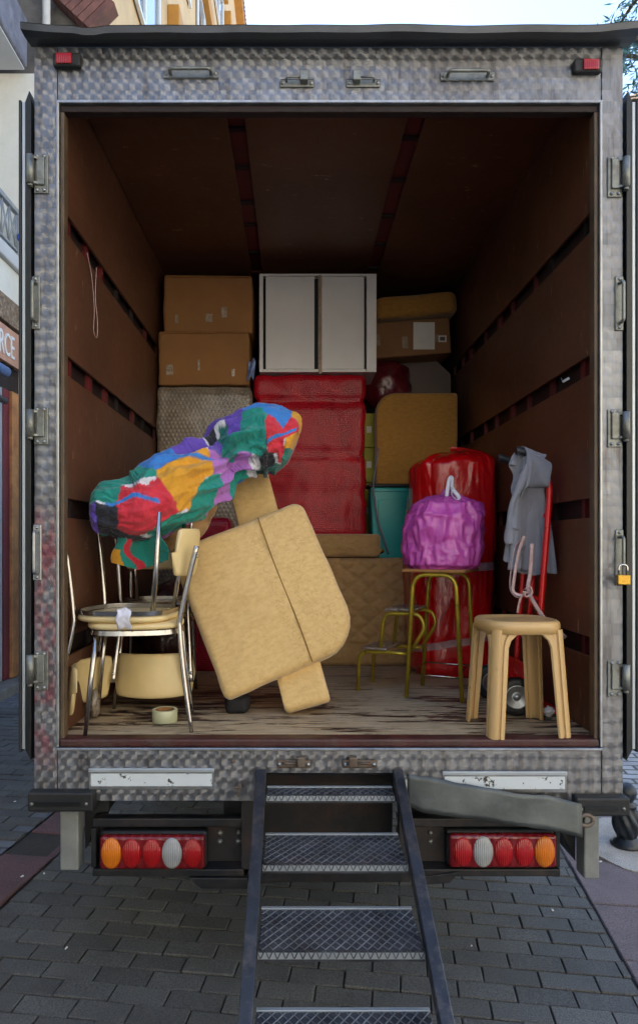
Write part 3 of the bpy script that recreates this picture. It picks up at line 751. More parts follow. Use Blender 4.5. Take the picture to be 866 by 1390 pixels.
# hinges
def hinge(px, py0, py1, s):
    z0, z1 = Z(py1), Z(py0); xb = X(px); xi = xb - s * .062          # barrel on the outside, plate towards the opening
    h = tp(MB().box((xb - s * .008, D - .007, z0), (xi, D, z1), 0.002, 1), 'hinge', 'hinge')
    zc0, zc1 = z0 + .03, z1 - .012
    b = MB(); b.tube([(xb, D - .022, zc0), (xb, D - .022, zc1)], 0.0145, 14); b.tube([(xb, D - .022, zc0 - .012), (xb, D - .022, zc0)], 0.010, 12)
    tp(b, 'barrel', 'hinge', h)
    k = MB()
    for zz in (zc0 + .006, zc1 - .006): k.prism([(xb, D - .030), (xb - s * .045, D - .006), (xb, D - .006)], zz - .004, zz + .004, 'XY')
    k.box((xb - s * .02, D - .016, zc0), (xb - s * .05, D - .0075, zc1), 0.003); tp(k, 'knuckle', 'hinge', h)
    for zz in (z0 + .012, z1 - .009):
        for xx in (xb - s * .022, xb - s * .048):
            tp(MB().lathe([(0, -.008), (.005, -.006), (.007, 0), (.007, .002)], (xx, D - .008, zz), 10, 'Y'), 'bolt', 'trim', h)
for y0, y1 in ((210, 263), (553, 604), (884, 937)): hinge(44, y0, y1, -1)
for y0, y1 in ((213, 268), (556, 607), (897, 946)): hinge(846, y0, y1, 1)
def grab(p0, p1, vert, mat='hinge'):
    a, b = Vector(p0), Vector(p1); d = (b - a); L = d.length; u = d.normalized(); o = Vector((0, -1, 0))
    c = (a + b) / 2; side = u.cross(o)
    m = frame3(c, u, side if vert else (0, 0, 1))
    h = MB()
    pl = MB().box((-L / 2, -.003, -.016), (L / 2, .003, .016), 0.0025, 1, m)
    ho = tp(pl, 'grab_handle', mat)
    ins = .028
    q = arc([a + u * ins + o * .004, a + u * ins + o * .034, b - u * ins + o * .034, b - u * ins + o * .004], 6, .014)
    tp(MB().tube(q, 0.0065, 10), 'bar', mat, ho)
    for p in (a + u * .012, b - u * .012): tp(MB().lathe([(0, -.007), (.005, -.0055), (.007, 0), (.007, .002)], p + o * .003, 10, 'Y'), 'bolt', 'trim', ho)
yo = D - .0035
for x0, x1, yy in ((222, 297, 101), (597, 671, 104)): grab((X(x0), yo, Z(yy)), (X(x1), yo, Z(yy)), False)
grab((X(49), yo, Z(375)), (X(49), yo, Z(447)), True); grab((X(51), yo, Z(712)), (X(51), yo, Z(788)), True, 'trim')
grab((X(840), yo, Z(375)), (X(840), yo, Z(449)), True); grab((X(840), yo, Z(719)), (X(840), yo, Z(795)), True)
def keeper(px, py, mir=1, mat='hinge'):
    c = Vector((X(px), D, Z(py)))
    k = tp(MB().box(c + Vector((-.066, -.006, -.018)), c + Vector((.066, 0, .012)), 0.005, 2), 'latch_keeper', mat)
    tp(MB().box(c + Vector((mir * .012, -.034, -.008)), c + Vector((mir * .042, -.006, .030)), 0.003), 'block', mat, k)
    tp(MB().tube(arc([c + Vector((-mir * .04, -.004, .002)), c + Vector((-mir * .04, -.026, .006)), c + Vector((mir * .012, -.026, .006))], 5, .01), 0.004, 8), 'pin', mat, k)
    for xx in (-.054, .054): tp(MB().lathe([(0, -.008), (.006, -.006), (.008, 0)], c + Vector((xx, -.006, -.004)), 10, 'Y'), 'bolt', 'trim', k)
keeper(403, 112); keeper(493, 112, -1); keeper(399, 1036, 1, 'rusty'); keeper(488, 1036, -1, 'rusty')
def marker(px, py, mir):
    c = Vector((X(px), D, Z(py)))
    b = tp(MB().box(c + Vector((-.053, -.026, -.026)), c + Vector((.053, 0, .026)), 0.008, 3), 'marker_lamp', 'rubber')
    tp(MB().box(c + Vector((-.030 - mir * .008, -.034, -.021)), c + Vector((.030 - mir * .008, -.0265, .018)), 0.003, 3), 'lens', 'lens_red', b)
marker(93, 85, 1); marker(795, 93, -1)
for x0, x1, y0, y1 in ((121, 291, 1043, 1072), (600, 769, 1047, 1076)):
    pl = tp(MB().box((X(x0), D - .004, Z(y1)), (X(x1), D, Z(y0)), 0.0015, 1), 'reflector_plate', 'trim')
    tp(MB().box((X(x0 + 3), D - .0055, Z(y1 - 5)), (X(x1 - 3), D - .0042, Z(y0 + 7))), 'reflective_strip', 'reflector', pl)
    tp(MB().box((X(x0), D - .010, Z(y0 + 5)), (X(x1), D - .0045, Z(y0)), 0.002), 'lip', 'alum', pl)
th = MB(); c = Vector((X(325), D, Z(1066)))
th.lathe([(.012, 0), (.014, -.008), (.008, -.014), (.006, -.03), (0, -.031)], c, 12, 'Y'); th.box(c + Vector((-.018, -.036, -.004)), c + Vector((.012, -.026, .006)), .003); th.box(c + Vector((-.006, -.034, -.035)), c + Vector((.004, -.027, 0)), .003)
tp(th, 'release_knob', 'rusty')
for px, py in ((316, 1034),): tp(MB().lathe([(0, -.004), (.006, -.003), (.008, 0)], (X(px), D, Z(py)), 10, 'Y'), 'bolt', 'rusty')
# under the skirt: rubber corner buffers, posts, lamp bar, underrun guard
for x0, x1, y0, y1, s in ((43, 131, 1071, 1097, -1), (776, 848, 1078, 1103, 1)):
    b = tp(MB().box((X(x0), D - .045, Z(y1)), (X(x1), D + .06, Z(y0)), 0.008, 3), 'corner_buffer', 'rubber')
    tp(MB().box((X(x0 + 10), D - .049, Z(y1 - 8)), (X(x1 - 16), D - .0455, Z(y0 + 11)), 0.001, 1), 'groove', 'seal', b)
    for px in (x0 + 6, x1 - 9): tp(MB().lathe([(0, -.004), (.006, -.003), (.007, 0)], (X(px), D - .046, Z((y0 + y1) / 2 + 2)), 10, 'Y'), 'bolt', 'hinge', b)
M['post'] = simple('pale_post', '#8b8f8d', 0.5, 0.4, 0.15, 10, 0.2, 40, dirt=0.35)
for x0, x1, y0, y1 in ((79, 104, 1097, 1186), (796, 817, 1103, 1198)):
    tp(MB().box((X(x0), D + .02, Z(y1)), (X(x1), D + .10, Z(y0)), 0.006), 'guard_post', 'post')
for poly in ([(103, 1094), (140, 1094), (137, 1118), (121, 1120), (117, 1142), (104, 1172)], [(762, 1098), (790, 1098), (797, 1120), (797, 1188), (772, 1140), (764, 1119)]):
    tp(MB().prism([(X(x), Z(y)) for x, y in poly], D + .106, D + .40, 'XZ', 0.004), 'mudguard', 'rubber')
def bar(x0, x1, y0, y1, name, mat, dy0, dy1, bev=.004): return tp(MB().box((x0, D + dy0, y1), (x1, D + dy1, y0), bev), name, mat)
for x0, x1 in ((120, 330), (553, 765)):
    bar(X(x0), X(x1), Z(1119), Z(1131), 'lamp_bar', 'black_metal', .05, .10)
    bar(X(x0 + 2), X(x1), Z(1186), Z(1196), 'lamp_bar', 'black_metal', .03, .12)
    bar(X(x0 + 4), X(x1 - 2), Z(1131.5), Z(1185.5), 'lamp_plate', 'rusty_plate', .095, .105, .001)
for px in (122, 762): bar(X(px - 3), X(px + 4), Z(1131.5), Z(1185.5), 'lamp_bracket', 'black_metal', .04, .093)
tp(MB().prism([(X(255), Z(1196.5)), (X(335), Z(1196.5)), (X(335), Z(1211)), (X(272), Z(1211))], D + .02, D + .14, 'XZ', 0.003), 'underrun_bar', 'black_metal')
tp(MB().prism([(X(560), Z(1196.5)), (X(626), Z(1188)), (X(612), Z(1203)), (X(560), Z(1207))], D + .02, D + .028, 'XZ', 0.002), 'underrun_bar', 'black_metal')
bar(X(335.5), X(559), Z(1190), Z(1204), 'underrun_bar', 'black_metal', .03, .14)
for px in (335, 553): bar(X(px - 9), X(px + 9), Z(1088.5), Z(1189), 'hanger', 'rusty_plate', .045, .094)
for px in (295, 321, 562, 591):
    for py in (1145, 1157): tp(MB().lathe([(0, -.012), (.009, -.010), (.012, 0)], (X(px), D + .094, Z(py)), 12, 'Y'), 'bolt', 'hinge')
def tail(x0, x1, y0, y1, order):
    h = tp(MB().box((X(x0) - .006, D + .045, Z(y1) - .006), (X(x1) + .006, D + .094, Z(y0) + .006), 0.012, 3), 'tail_light', 'rubber')
    tp(MB().box((X(x0), D + .012, Z(y1)), (X(x1), D + .046, Z(y0)), 0.014, 4, smooth=False), 'lens_body', 'lens_dark', h)
    n_ = len(order); w_ = (x1 - x0 - 6) / n_
    for i, m_ in enumerate(order):
        cx_ = X(x0 + 3 + (i + .5) * w_); cz = Z((y0 + y1) / 2); ry = .060 if m_ != 'lens_red' else .056
        rx = .039 if m_ != 'lens_red' else .037
        pr = [(math.sin(a), -math.cos(a)) for a in [k / 7 * PI / 2 for k in range(8)]]
        mt = Matrix.Translation((cx_, D + .0125, cz)) @ Matrix.Diagonal((rx, .016, ry, 1))
        tp(MB().lathe(pr, (0, 0, 0), 24, 'Y', mt), 'lens', m_, h)
tail(133, 277, 1138, 1184, ['lens_orange', 'lens_red', 'lens_red', 'lens_clear', 'lens_red'])
tail(612, 758, 1136, 1182, ['lens_red', 'lens_clear', 'lens_red', 'lens_red', 'lens_orange'])
tp(MB().box((X(340), D + .30, .50), (X(548), D + .32, .79), .003), 'rear_plate', 'rusty_plate')
tp(MB().box((X(140), D + .9, .42), (X(760), D + 1.0, .55), .01), 'rear_member', 'black_metal')
# bent sheet-metal cover hanging beside the steps
fl = MB(); top = [(552, 1051), (580, 1053), (620, 1060), (660, 1065), (700, 1073), (740, 1076), (782, 1085)]
bot = [(553, 1092), (570, 1099), (610, 1103), (650, 1106), (700, 1115), (740, 1119), (780, 1127)]
def flap(u, v):
    t = u * 6; i = min(5, int(t)); f = t - i
    a = Vector(top[i]).lerp(Vector(top[i + 1]), f); b = Vector(bot[i]).lerp(Vector(bot[i + 1]), f); q = a.lerp(b, v)
    y = D - .012 - .045 * u + .014 * math.sin(u * 9 + v * 2) * u - .02 * v * math.sin(u * PI)
    p = P(q.x, q.y, D); return Vector((p.x, y, p.z + .004 * noise.noise(Vector((u * 14, v * 3, 0)))))
fl.grid(flap, 36, 8); fo_ = tp(fl, 'bent_cover', 'flap', T)
sm = fo_.modifiers.new('solid', 'SOLIDIFY'); sm.thickness = 0.004
hg = MB(); hg.tube([(X(549), D - .012, Z(1090)), (X(549), D - .012, Z(1056))], .009, 10); hg.box((X(543), D - .006, Z(1088)), (X(555), D - .001, Z(1054)), .001)
tp(hg, 'cover_hinge', 'hinge')
tl_ = MB(); a = Vector((X(788), D - .05, Z(1107))); q = []
for k in range(13): q.append(a + Vector((.026 * math.cos(2 * PI * k / 12), 0, .021 * math.sin(2 * PI * k / 12))))
tl_.tube(q, .008, 8, False); tl_.tube([(X(776), D - .05, Z(1106)), a + Vector((-.02, 0, 0))], .009, 8); tp(tl_, 'towing_eye', 'rusty')
# folding steps
st = tp(MB().tube([(X(363), D + .03, .868), (X(530), D + .03, .868)], .012, 8), 'folding_steps', 'frame_metal')
lipY = [D - .08, D - .08 - .30, D - .08 - .59]; lipZ = [H - (py - CY) * y / F for py, y in zip((1079, 1173, 1291), lipY)]; lipY.append(lipY[2] - .29); lipZ.append(lipZ[2] - .125)
sxl, sxr = -.105, .370
for sgn, x in ((-1, sxl - .022), (1, sxr + .022)):
    a, b = Vector((x, D - .01, lipZ[0] + .055)), Vector((x, lipY[3] - .10, lipZ[3] - .055)); u = (b - a).normalized()
    m_ = frame3(a, u, (0, 0, 1)); tp(MB().box((0, -.019, -.022), ((b - a).length, .019, .022), 0.003, 1, m_), 'stringer', 'frame_metal', st)
for i in range(4):
    y1, z = lipY[i], lipZ[i]; dp = (.075, .225, .225, .225)[i]; y0 = y1 + dp
    t_ = tp(MB().box((sxl, y1, z - .004), (sxr, y0, z), 0.001, 1).box((sxl, y1 - .004, z - .030), (sxr, y1 - .001, z + .001)), 'step', 'tread_plate', st)
    gr = MB(); pitch = .030; n_ = int((sxr - sxl + dp) / pitch) + 2
    for sg_ in (-1, 1):
        for k in range(-1, n_):
            x0 = sxl + k * pitch if sg_ > 0 else sxr - k * pitch
            # a bar running diagonally over the tread, clipped to it
            pa, pb = Vector((x0 - sg_ * dp * .75, y1)), Vector((x0, y0))
            tt = [0, 1]
            for lim in (sxl + .004, sxr - .004):
                if (pa.x - lim) * (pb.x - lim) < 0: tt.append((lim - pa.x) / (pb.x - pa.x))
            tt = sorted(tt)
            for t0, t1 in zip(tt, tt[1:]):
                mid = pa.lerp(pb, (t0 + t1) / 2)
                if sxl < mid.x < sxr and (t1 - t0) > .03:
                    e0, e1 = pa.lerp(pb, t0), pa.lerp(pb, t1); gr.tube([(e0.x, e0.y, z + .001), (e1.x, e1.y, z + .001)], .0024, 4, False)
    k = sxl
    while k < sxr - .012:
        gr.tube(arc([(k, y1 - .006, z), (k + .008, y1 - .006, z - .022), (k + .018, y1 - .006, z)], 3, .006), .0022, 4, False); k += .024
    tag(tp(gr, 'grating', 'tread', t_), kind='stuff')
    tp(MB().box((sxl, y1 - .0039, z - .022), (sxr, y1 - .010 + .004, z - .004)).box((sxl, y0 - .012, z + .0005), (sxr, y0 + .002, z + .006), .001), 'nosing', 'alum', t_)
# chassis, wheels, cab (mostly hidden from here)
for x in (-.25, .51): tp(MB().box((x - .04, D + .18, .58), (x + .04, 9.2, .78)), 'chassis_rail', 'black_metal')
y = D + .3
while y < YB: tp(MB().box((XL + .05, y, .79), (XR_ - .05, y + .06, .895)), 'cross_member', 'black_metal'); y += .62
def wheel(x, y):
    w_ = tp(MB().lathe([(.20, -.11), (.33, -.12), (.385, -.09), (.395, 0), (.385, .09), (.33, .12), (.20, .11)], (x, y, .395), 32, 'X'), 'wheel', 'rubber')
    tp(MB().lathe([(0, -.03), (.08, -.05), (.10, -.02), (.17, -.02), (.205, -.10), (.205, .10), (.17, .02), (.10, .02), (0, .03)], (x, y, .395), 28, 'X'), 'rim', 'galv', w_)
for x in (-.80, 1.06): wheel(x, 6.1); wheel(x, 8.6)
cb = MB(); cb.prism([(7.2, .55), (9.3, .55), (9.35, 1.35), (9.0, 2.35), (8.6, 2.55), (7.2, 2.55)], XL + .1, XR_ - .1, 'YZ', 0.06); tp(cb, 'cab', 'white_paint')

# ------------------------------------------------------------------ cargo materials
def velvet(name, c, dark, motif=False):
    g = N(name); fine = g.noise(30, g.mapping((1, 1, 1.8)), 6, 0.65); pile = g.noise(60, g.mapping((3, 1, 1)), 4, 0.6); big = g.noise(3.0, detail=4)
    col = g.ramp(fine, [(0.2, hexc(dark)), (0.6, hexc(c))]); col = g.mix(g.math('MULTIPLY', big, 0.3), col, hexc(dark))
    micro = g.noise(420, detail=2); h = g.math('ADD', g.math('ADD', fine, g.math('MULTIPLY', pile, 0.6)), g.math('MULTIPLY', micro, 0.35))
    if motif:
        nn = g.noise(16, None, 2, 0.5, 1.6); cont = g.math('ABSOLUTE', g.math('SUBTRACT', g.math('FRACT', g.math('MULTIPLY', nn, 5.0)), 0.5))
        sx = g.n('ShaderNodeSeparateXYZ'); g.l(g.tc.outputs['Object'], sx.inputs[0])
        side = g.step(g.math('SUBTRACT', sx.outputs[0], motif), 0.0, 0.01)
        ln = g.math('MULTIPLY', g.step(cont, 0.13, 0.03), side)
        col = g.mix(g.math('MULTIPLY', ln, 0.28), col, hexc('#a68144')); h = g.math('SUBTRACT', h, g.math('MULTIPLY', ln, 0.8))
    g.set(col=col, rough=0.9, sheen=0.35, nrm=g.bump(h, 0.4, 0.0022)); return g.m
M['velvet'] = velvet('tan_velvet', '#dcbc80', '#c39f62'); M['velvet_motif'] = velvet('tan_velvet_motif', '#dcbc80', '#c39f62', 0.345)
M['tan_fabric'] = velvet('tan_back_fabric', '#b5843c', '#96692c'); M['quilt'] = velvet('quilted_tan', '#b38f5c', '#957242')
M['cream'] = simple('cream_vinyl', '#dcc58f', 0.38, 0, 0.06, 8, 0.12, 120, 0.001, dirt=0.15, dirtcol='#a8894f')
M['beige_plastic'] = simple('beige_plastic', '#c4a26c', 0.3, 0, 0.02, 2, 0.02, 60)
M['gold'] = simple('gold_paint', '#a8932c', 0.32, 0.5, 0.2, 20, 0.15, 60, dirt=0.4, dirtcol='#4d4322', dscale=15)
M['card'] = simple('cardboard', '#94673a', 0.8, 0, 0.1, 5, 0.25, 60, 0.002, dirt=0.2, dirtcol='#6d4a29')
M['card_dark'] = simple('cardboard_dark', '#87603d', 0.8, 0, 0.12, 5, 0.25, 60, 0.002)
def film(name, c, dark, rough=0.22, bscale=5.0, bstr=0.5, coat=0.5, trans=0.0, stretch=(1, 1, 1), crease=0.45, thin=0.0):
    g = N(name); a = g.noise(bscale, g.mapping(stretch), 7, 0.6, 1.2); b = g.noise(bscale * 5, g.mapping(stretch), 5, 0.6, 0.6); v = g.vor(bscale * 2.2, g.mapping(stretch)); v2 = g.vor(bscale * 5.5, g.mapping(stretch))
    col = g.ramp(a, [(0.3, hexc(dark)), (0.65, hexc(c))])
    h = g.math('ADD', g.math('ADD', a, g.math('MULTIPLY', b, 0.35)), g.math('MULTIPLY', g.math('ADD', v, g.math('MULTIPLY', v2, 0.45)), crease))
    nb = g.bump(h, bstr, 0.02); g.set(col=col, rough=rough, coat=coat, coatr=0.08, trans=trans, nrm=nb)
    if thin:                                         # thin film: part of the light goes straight through, part is scattered on
        tl = g.n('ShaderNodeBsdfTranslucent'); g.l(col, tl.inputs[0]); g.l(nb, tl.inputs[1]); tp0 = g.n('ShaderNodeBsdfTransparent'); g.l(col, tp0.inputs[0])
        m1 = g.n('ShaderNodeMixShader'); m1.inputs[0].default_value = thin; g.l(g.b.outputs[0], m1.inputs[1]); g.l(tl.outputs[0], m1.inputs[2])
        m2 = g.n('ShaderNodeMixShader'); m2.inputs[0].default_value = thin * .8; g.l(m1.outputs[0], m2.inputs[1]); g.l(tp0.outputs[0], m2.inputs[2]); g.l(m2.outputs[0], g.o.inputs[0])
    return g.m
def bubbles(name, c, dark, spacing=0.0125, spec=0.25, plane='XZ', rough=0.25):
    g = N(name); mp = g.mapping((1 / spacing,) * 3); sx = g.n('ShaderNodeSeparateXYZ'); g.l(mp, sx.inputs[0])
    u0, v0 = (sx.outputs[0], sx.outputs[2]); row = g.math('FLOOR', v0)
    u = g.math('SUBTRACT', g.math('FRACT', g.math('MULTIPLY_ADD', row, 0.5, g.math('ADD', u0, sx.outputs[1]))), 0.5); v = g.math('SUBTRACT', g.math('FRACT', v0), 0.5)
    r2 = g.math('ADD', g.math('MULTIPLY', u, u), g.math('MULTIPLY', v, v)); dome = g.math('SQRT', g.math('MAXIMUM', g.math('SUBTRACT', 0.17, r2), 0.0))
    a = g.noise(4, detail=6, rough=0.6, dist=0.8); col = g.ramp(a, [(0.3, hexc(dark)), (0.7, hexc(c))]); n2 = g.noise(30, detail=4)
    col = g.mix(g.math('MULTIPLY', g.step(dome, 0.25, 0.42), g.math('MULTIPLY', n2, 0.35)), col, tuple(min(1, x * 1.35 + .015) for x in hexc(c)[:3]) + (1,))  # paler bubble tops: a highlight mixed into the colour
    bp = g.bump(dome, 0.8, spacing * 0.5); g.set(col=col, rough=rough, spec=spec, coat=0.15, coatr=0.25, nrm=g.bump(a, 0.5, 0.02, bp)); return g.m
M['red_bubble'] = bubbles('red_bubble_wrap', '#c01226', '#920b1c'); M['pink_bubble'] = bubbles('crimson_bubble_wrap', '#a3142f', '#7c0c22')
M['clear_bubble'] = bubbles('clear_bubble_wrap', '#93877a', '#6b5f52', 0.026, 0.8, rough=0.15)
M['red_film'] = film('red_film', '#cf0a14', '#a4060f', 0.2, 5.0, 0.6, 0.6, 0, (1, 1, .6)); M['maroon_film'] = film('maroon_film', '#6d1621', '#4a0d15', 0.3, 6.0, 0.6)
M['dark_film'] = film('dark_film', '#4a2a2a', '#2f1c1c', 0.35, 4, 0.5)
M['purple_film'] = film('purple_film', '#ee6ed2', '#cf55c0', 0.16, 6.0, 0.4, 0.6, 0.0, (1.5, 1.5, .8), 0.6, 0.2)
M['teal'] = simple('teal_plastic', '#149a97', 0.32, 0, 0.08, 6, 0.05, 50)
M['lime'] = simple('lime_carton', '#9a9613', 0.6, 0, 0.1, 6, 0.1, 50)
M['white_lam'] = simple('white_laminate', '#d9d6d4', 0.35, 0, 0.04, 4, 0.05, 50, dirt=0.1, dirtcol='#9c9894')
M['black_gap'] = simple('black_gap', '#0d0c0c', 0.6, 0, 0.1, 4, 0)
M['paper'] = simple('paper', '#d5d2cc', 0.8, 0, 0.05, 14, 0.2, 40)
M['print'] = simple('label_print', '#5b5754', 0.8, 0, 0.3, 60, 0)
M['grey_board'] = simple('grey_board', '#6d5f59', 0.7, 0, 0.08, 4, 0.1, 40)
M['clear_tape'] = film('clear_tape', '#a5927c', '#8a735c', 0.2, 30, 0.4, 0.6); M['masking'] = simple('white_tape', '#cfd0dc', 0.5, 0, 0.1, 30, 0.5, 60, 0.003)
M['pink_tape'] = film('pale_tape', '#b98f98', '#9a6f78', 0.25, 20, 0.4); M['tape_side'] = simple('tape_roll_side', '#b9bb98', 0.35, 0, 0.06, 30, 0.1, 80, coat=0.4)
M['grey_cloth'] = simple('grey_cloth', '#84868f', 0.9, 0, 0.12, 10, 0.4, 260, 0.001, sheen=0.3)
M['strap'] = simple('woven_strap', '#c3a6a2', 0.85, 0, 0.2, 60, 0.5, 160, 0.001)
M['red_paint'] = simple('red_paint', '#d81016', 0.3, 0.1, 0.1, 10, 0.1, 60, dirt=0.2, dirtcol='#5e1512', coat=0.3)
M['grip'] = simple('grip_rubber', '#20262a', 0.45, 0, 0.2, 16, 0.2, 60)
M['hub'] = simple('hub_metal', '#a3a7a8', 0.35, 0.8, 0.15, 20, 0.1, 60, dirt=0.5)
M['black_cloth'] = simple('black_cloth', '#15161a', 0.8, 0, 0.2, 10, 0.3, 80)
def patches():
    """bed linen; the print itself (colour fields with ribbons between them) is stored on the cloth"""
    g = N('printed_linen'); at = g.n('ShaderNodeAttribute'); at.attribute_name = 'print'
    pos = g.tc.outputs['Object']; weave = g.noise(300, pos, 2); fold = g.noise(9, pos, 6, 0.6, 1.0); big = g.noise(4, pos, 3)
    col = g.mix(g.math('MULTIPLY', big, 0.18), at.outputs['Color'], hexc('#30303a'))
    g.set(col=col, rough=0.8, sheen=0.25, nrm=g.bump(g.math('ADD', fold, g.math('MULTIPLY', weave, 0.08)), 0.75, 0.022)); return g.m
LC = dict(t='#0a8d80', d='#0b6d68', p='#6247b5', r='#d32a3e', y='#dd9d1d', b='#2f7fd2', n='#191d2b', l='#b070c4', w='#d9dbe6')
SEEDS = [(.03, .9, 't'), (.02, -.4, 'p'), (.09, -.35, 'n'), (.10, .75, 't'), (.19, .55, 'r'), (.20, -.35, 'r'), (.22, 1.1, 't'), (.17, -1.3, 'n'), (.27, -1.0, 't'), (.24, .1, 'r'),
         (.36, .45, 'y'), (.42, .55, 'y'), (.33, .15, 'y'), (.36, 1.35, 'b'), (.43, 1.35, 'p'), (.40, -.5, 't'), (.45, -.75, 'l'), (.49, .3, 'l'), (.50, 1.2, 'p'), (.53, .7, 'p'), (.53, -.2, 'l'), (.52, -1.0, 't'),
         (.57, 1.2, 'n'), (.60, .9, 'd'), (.58, .1, 't'), (.61, -.5, 'l'), (.66, -.9, 'w'), (.66, 1.25, 'p'), (.67, .75, 'p'), (.72, .5, 't'), (.74, -.05, 't'), (.68, .1, 't'), (.78, 1.2, 'b'), (.83, .8, 'b'),
         (.82, .15, 'r'), (.86, -.15, 'r'), (.80, -.75, 'n'), (.85, -.7, 'n'), (.91, -.5, 'r'), (.92, .5, 'r'), (.95, .1, 'y'), (.97, -.4, 't'), (.88, -1.3, 'd'), (.76, -1.4, 'd'), (.95, 1.1, 'y')]
_r = random.Random(5)
for _k in range(26): SEEDS.append((_r.random(), _r.choice((1, -1)) * _r.uniform(1.9, 3.1), _r.choice('tprybnl')))
def linen_colour(v, q):
    q = (q + PI) % (2 * PI) - PI
    dx = .035 * noise.noise(Vector((v * 9, q * 1.3, 1))); dq = .22 * noise.noise(Vector((v * 9, q * 1.3, 7)))
    v2, q2 = v + dx * .6, q + dq; best = []
    for i, (a, b, c) in enumerate(SEEDS):
        e = abs(q2 - b); e = min(e, 2 * PI - e); best.append((math.hypot((v2 - a) * 7.5, e), i, c))
    best.sort(); d0, d1 = best[0], best[1]; c = LC[d0[2]]
    if d0[2] != d1[2] and d1[0] - d0[0] < .085 and (d0[1] + d1[1]) % 5 == 0: c = LC['w']
    if .26 < v < .47 and abs(q - (1.5 - 9 * (v - .30) * .75)) < .07: c = LC['b']
    if .10 < v < .26 and abs(q - (.35 - .8 * (v - .10) + .15 * math.sin(v * 40))) < .06: c = LC['b']
    if .78 < v < .95 and abs(q - (-.15 + 5 * (v - .80))) < .06: c = LC['b']
    return hexc(c)
M['linen'] = patches()
M['bag_contents'] = simple('bag_contents', '#a898b4', 0.8, 0, 0.5, 9, 0.4, 20)
M['strap_dim'] = simple('grey_strap', '#6f6a78', 0.7, 0, 0.2, 30, 0.2, 60)

# ------------------------------------------------------------------ cargo at the back
def xz(px0, px1, py0, py1, Y): a, b = P(px0, py1, Y), P(px1, py0, Y); return a.x, b.x, a.z, b.z
def add_uv(o, fn):
    me = o.data; uv = me.uv_layers.new(name='UVMap')
    for l in me.loops: uv.data[l.index].uv = fn(me.vertices[l.vertex_index].co)
# wrapped fridge in the middle
fx0, fx1, _, fz1 = xz(345, 497, 508, 900, 4.5)
fr_ = softbox(fx1 - fx0, .62, fz1 - FZ, .035, 60, .012)
def wrapdent(mb, bands, amt=.012, seed=1):
    out = []
    for x, y, z in mb.v:
        k = 1 - amt * 1.2 * sum(math.exp(-((z - b) / .024) ** 2) for b in bands)
        k2 = 1 + .012 * noise.noise(Vector((x * 5 + seed, y * 5, z * 5)))
        out.append((x * k * k2, y * k * k2, z))
    mb.v = out; return mb
wrapdent(fr_, (1.69, 1.345, 1.08, .75, .4), .045); crumple(fr_, .007, 7, 2, 3)
fr_.xf(Matrix.Translation(((fx0 + fx1) / 2, 4.5 + .31, FZ)))
single(fr_, 'wrapped_fridge', M['red_bubble'], 'tall appliance wrapped in dark red bubble wrap beneath the white cabinet', 'appliance')
# white cabinet on top of it
cx0, cx1, cz0, cz1 = xz(352, 511, 371, 508, 4.48); cz0 = fz1 + .012
cab = thing('cabinet', 'white two-door cabinet standing on the red bubble-wrapped appliance', 'cabinet', ((cx0 + cx1) / 2, 4.7, cz0))
MB().box((cx0, 4.48, cz0), (cx0 + .024, 4.95, cz1), .002).box((cx1 - .065, 4.48, cz0), (cx1, 4.95, cz1), .002).box((cx0 + .025, 4.482, cz0), (cx1 - .066, 4.95, cz0 + .018)).box((cx0 + .025, 4.482, cz1 - .014), (cx1 - .066, 4.95, cz1)).build('carcass', M['white_lam'], cab)
MB().box((cx0 + .026, 4.53, cz0 + .019), (cx1 - .067, 4.94, cz1 - .015)).build('interior', M['black_gap'], cab)
mid = P(430, 0, 4.48).x
for a, b in ((cx0 + .042, mid - .016), (mid + .010, cx1 - .080)):
    MB().box((a, 4.484, cz0 + .021), (b, 4.502, cz1 - .017), .0015).build('door', M['white_lam'], cab)
tp_ = MB().grid(lambda u, v: Vector((mid + .012 + .022 * u + .004 * noise.noise(Vector((0, 0, v * 9))), 4.4815 - .004 * math.sin(u * PI), cz0 - .01 + (cz1 - cz0) * v)), 4, 14)
tp_.build('tape', M['clear_tape'], cab)
# left stack
bx0, bx1, _, bz1 = xz(212, 342, 524, 900, 4.45)
bw = softbox(bx1 - bx0, .5, bz1 - FZ, .03, 28, .01); wrapdent(bw, (1.45, 1.1, .6), .01, 4); crumple(bw, .008, 7, 5)
bw.xf(Matrix.Translation(((bx0 + bx1) / 2, 4.45 + .25, FZ)))
single(bw, 'wrapped_chest', M['clear_bubble'], 'brownish chest wrapped in clear bubble wrap under the two cardboard boxes', 'furniture')
def carton(px0, px1, py0, py1, Y, depth, label, zb=None, rot=0, mat='card', tapes=True, seed=0, group=None, flap=True):
    x0, x1, z0, z1 = xz(px0, px1, py0, py1, Y)
    if zb is not None: z0 = zb
    c = Vector(((x0 + x1) / 2, Y + depth / 2, z0)); t = thing('cardboard_box', label, 'box', c, (0, rot, 0), group)
    w, h = (x1 - x0), z1 - z0
    b = softbox(w, depth, h, .004, 18, .004); crumple(b, .006, 5, seed, 3); b.build('carton', M[mat], t, world=False)
    rnd = random.Random(seed)
    if tapes:
        for k in range(3):
            x = -w / 2 + w * (.14 + .3 * k) + rnd.uniform(-.06, .06); hh = rnd.uniform(.03, .10); z = rnd.choice((.01, .02, .05)) + (h * .12)
            MB().box((x, -depth / 2 - .012, z), (x + rnd.uniform(.014, .05), -depth / 2 - .0105, z + hh), .0003, 1).build('tape', M['clear_tape'], t, world=False)
    if flap: MB().box((-w / 2 + .01, -depth / 2 - .007, h - .004), (w / 2 - .01, depth / 2, h + .004), .002).build('flap', M[mat], t, world=False)
    return t, w, h
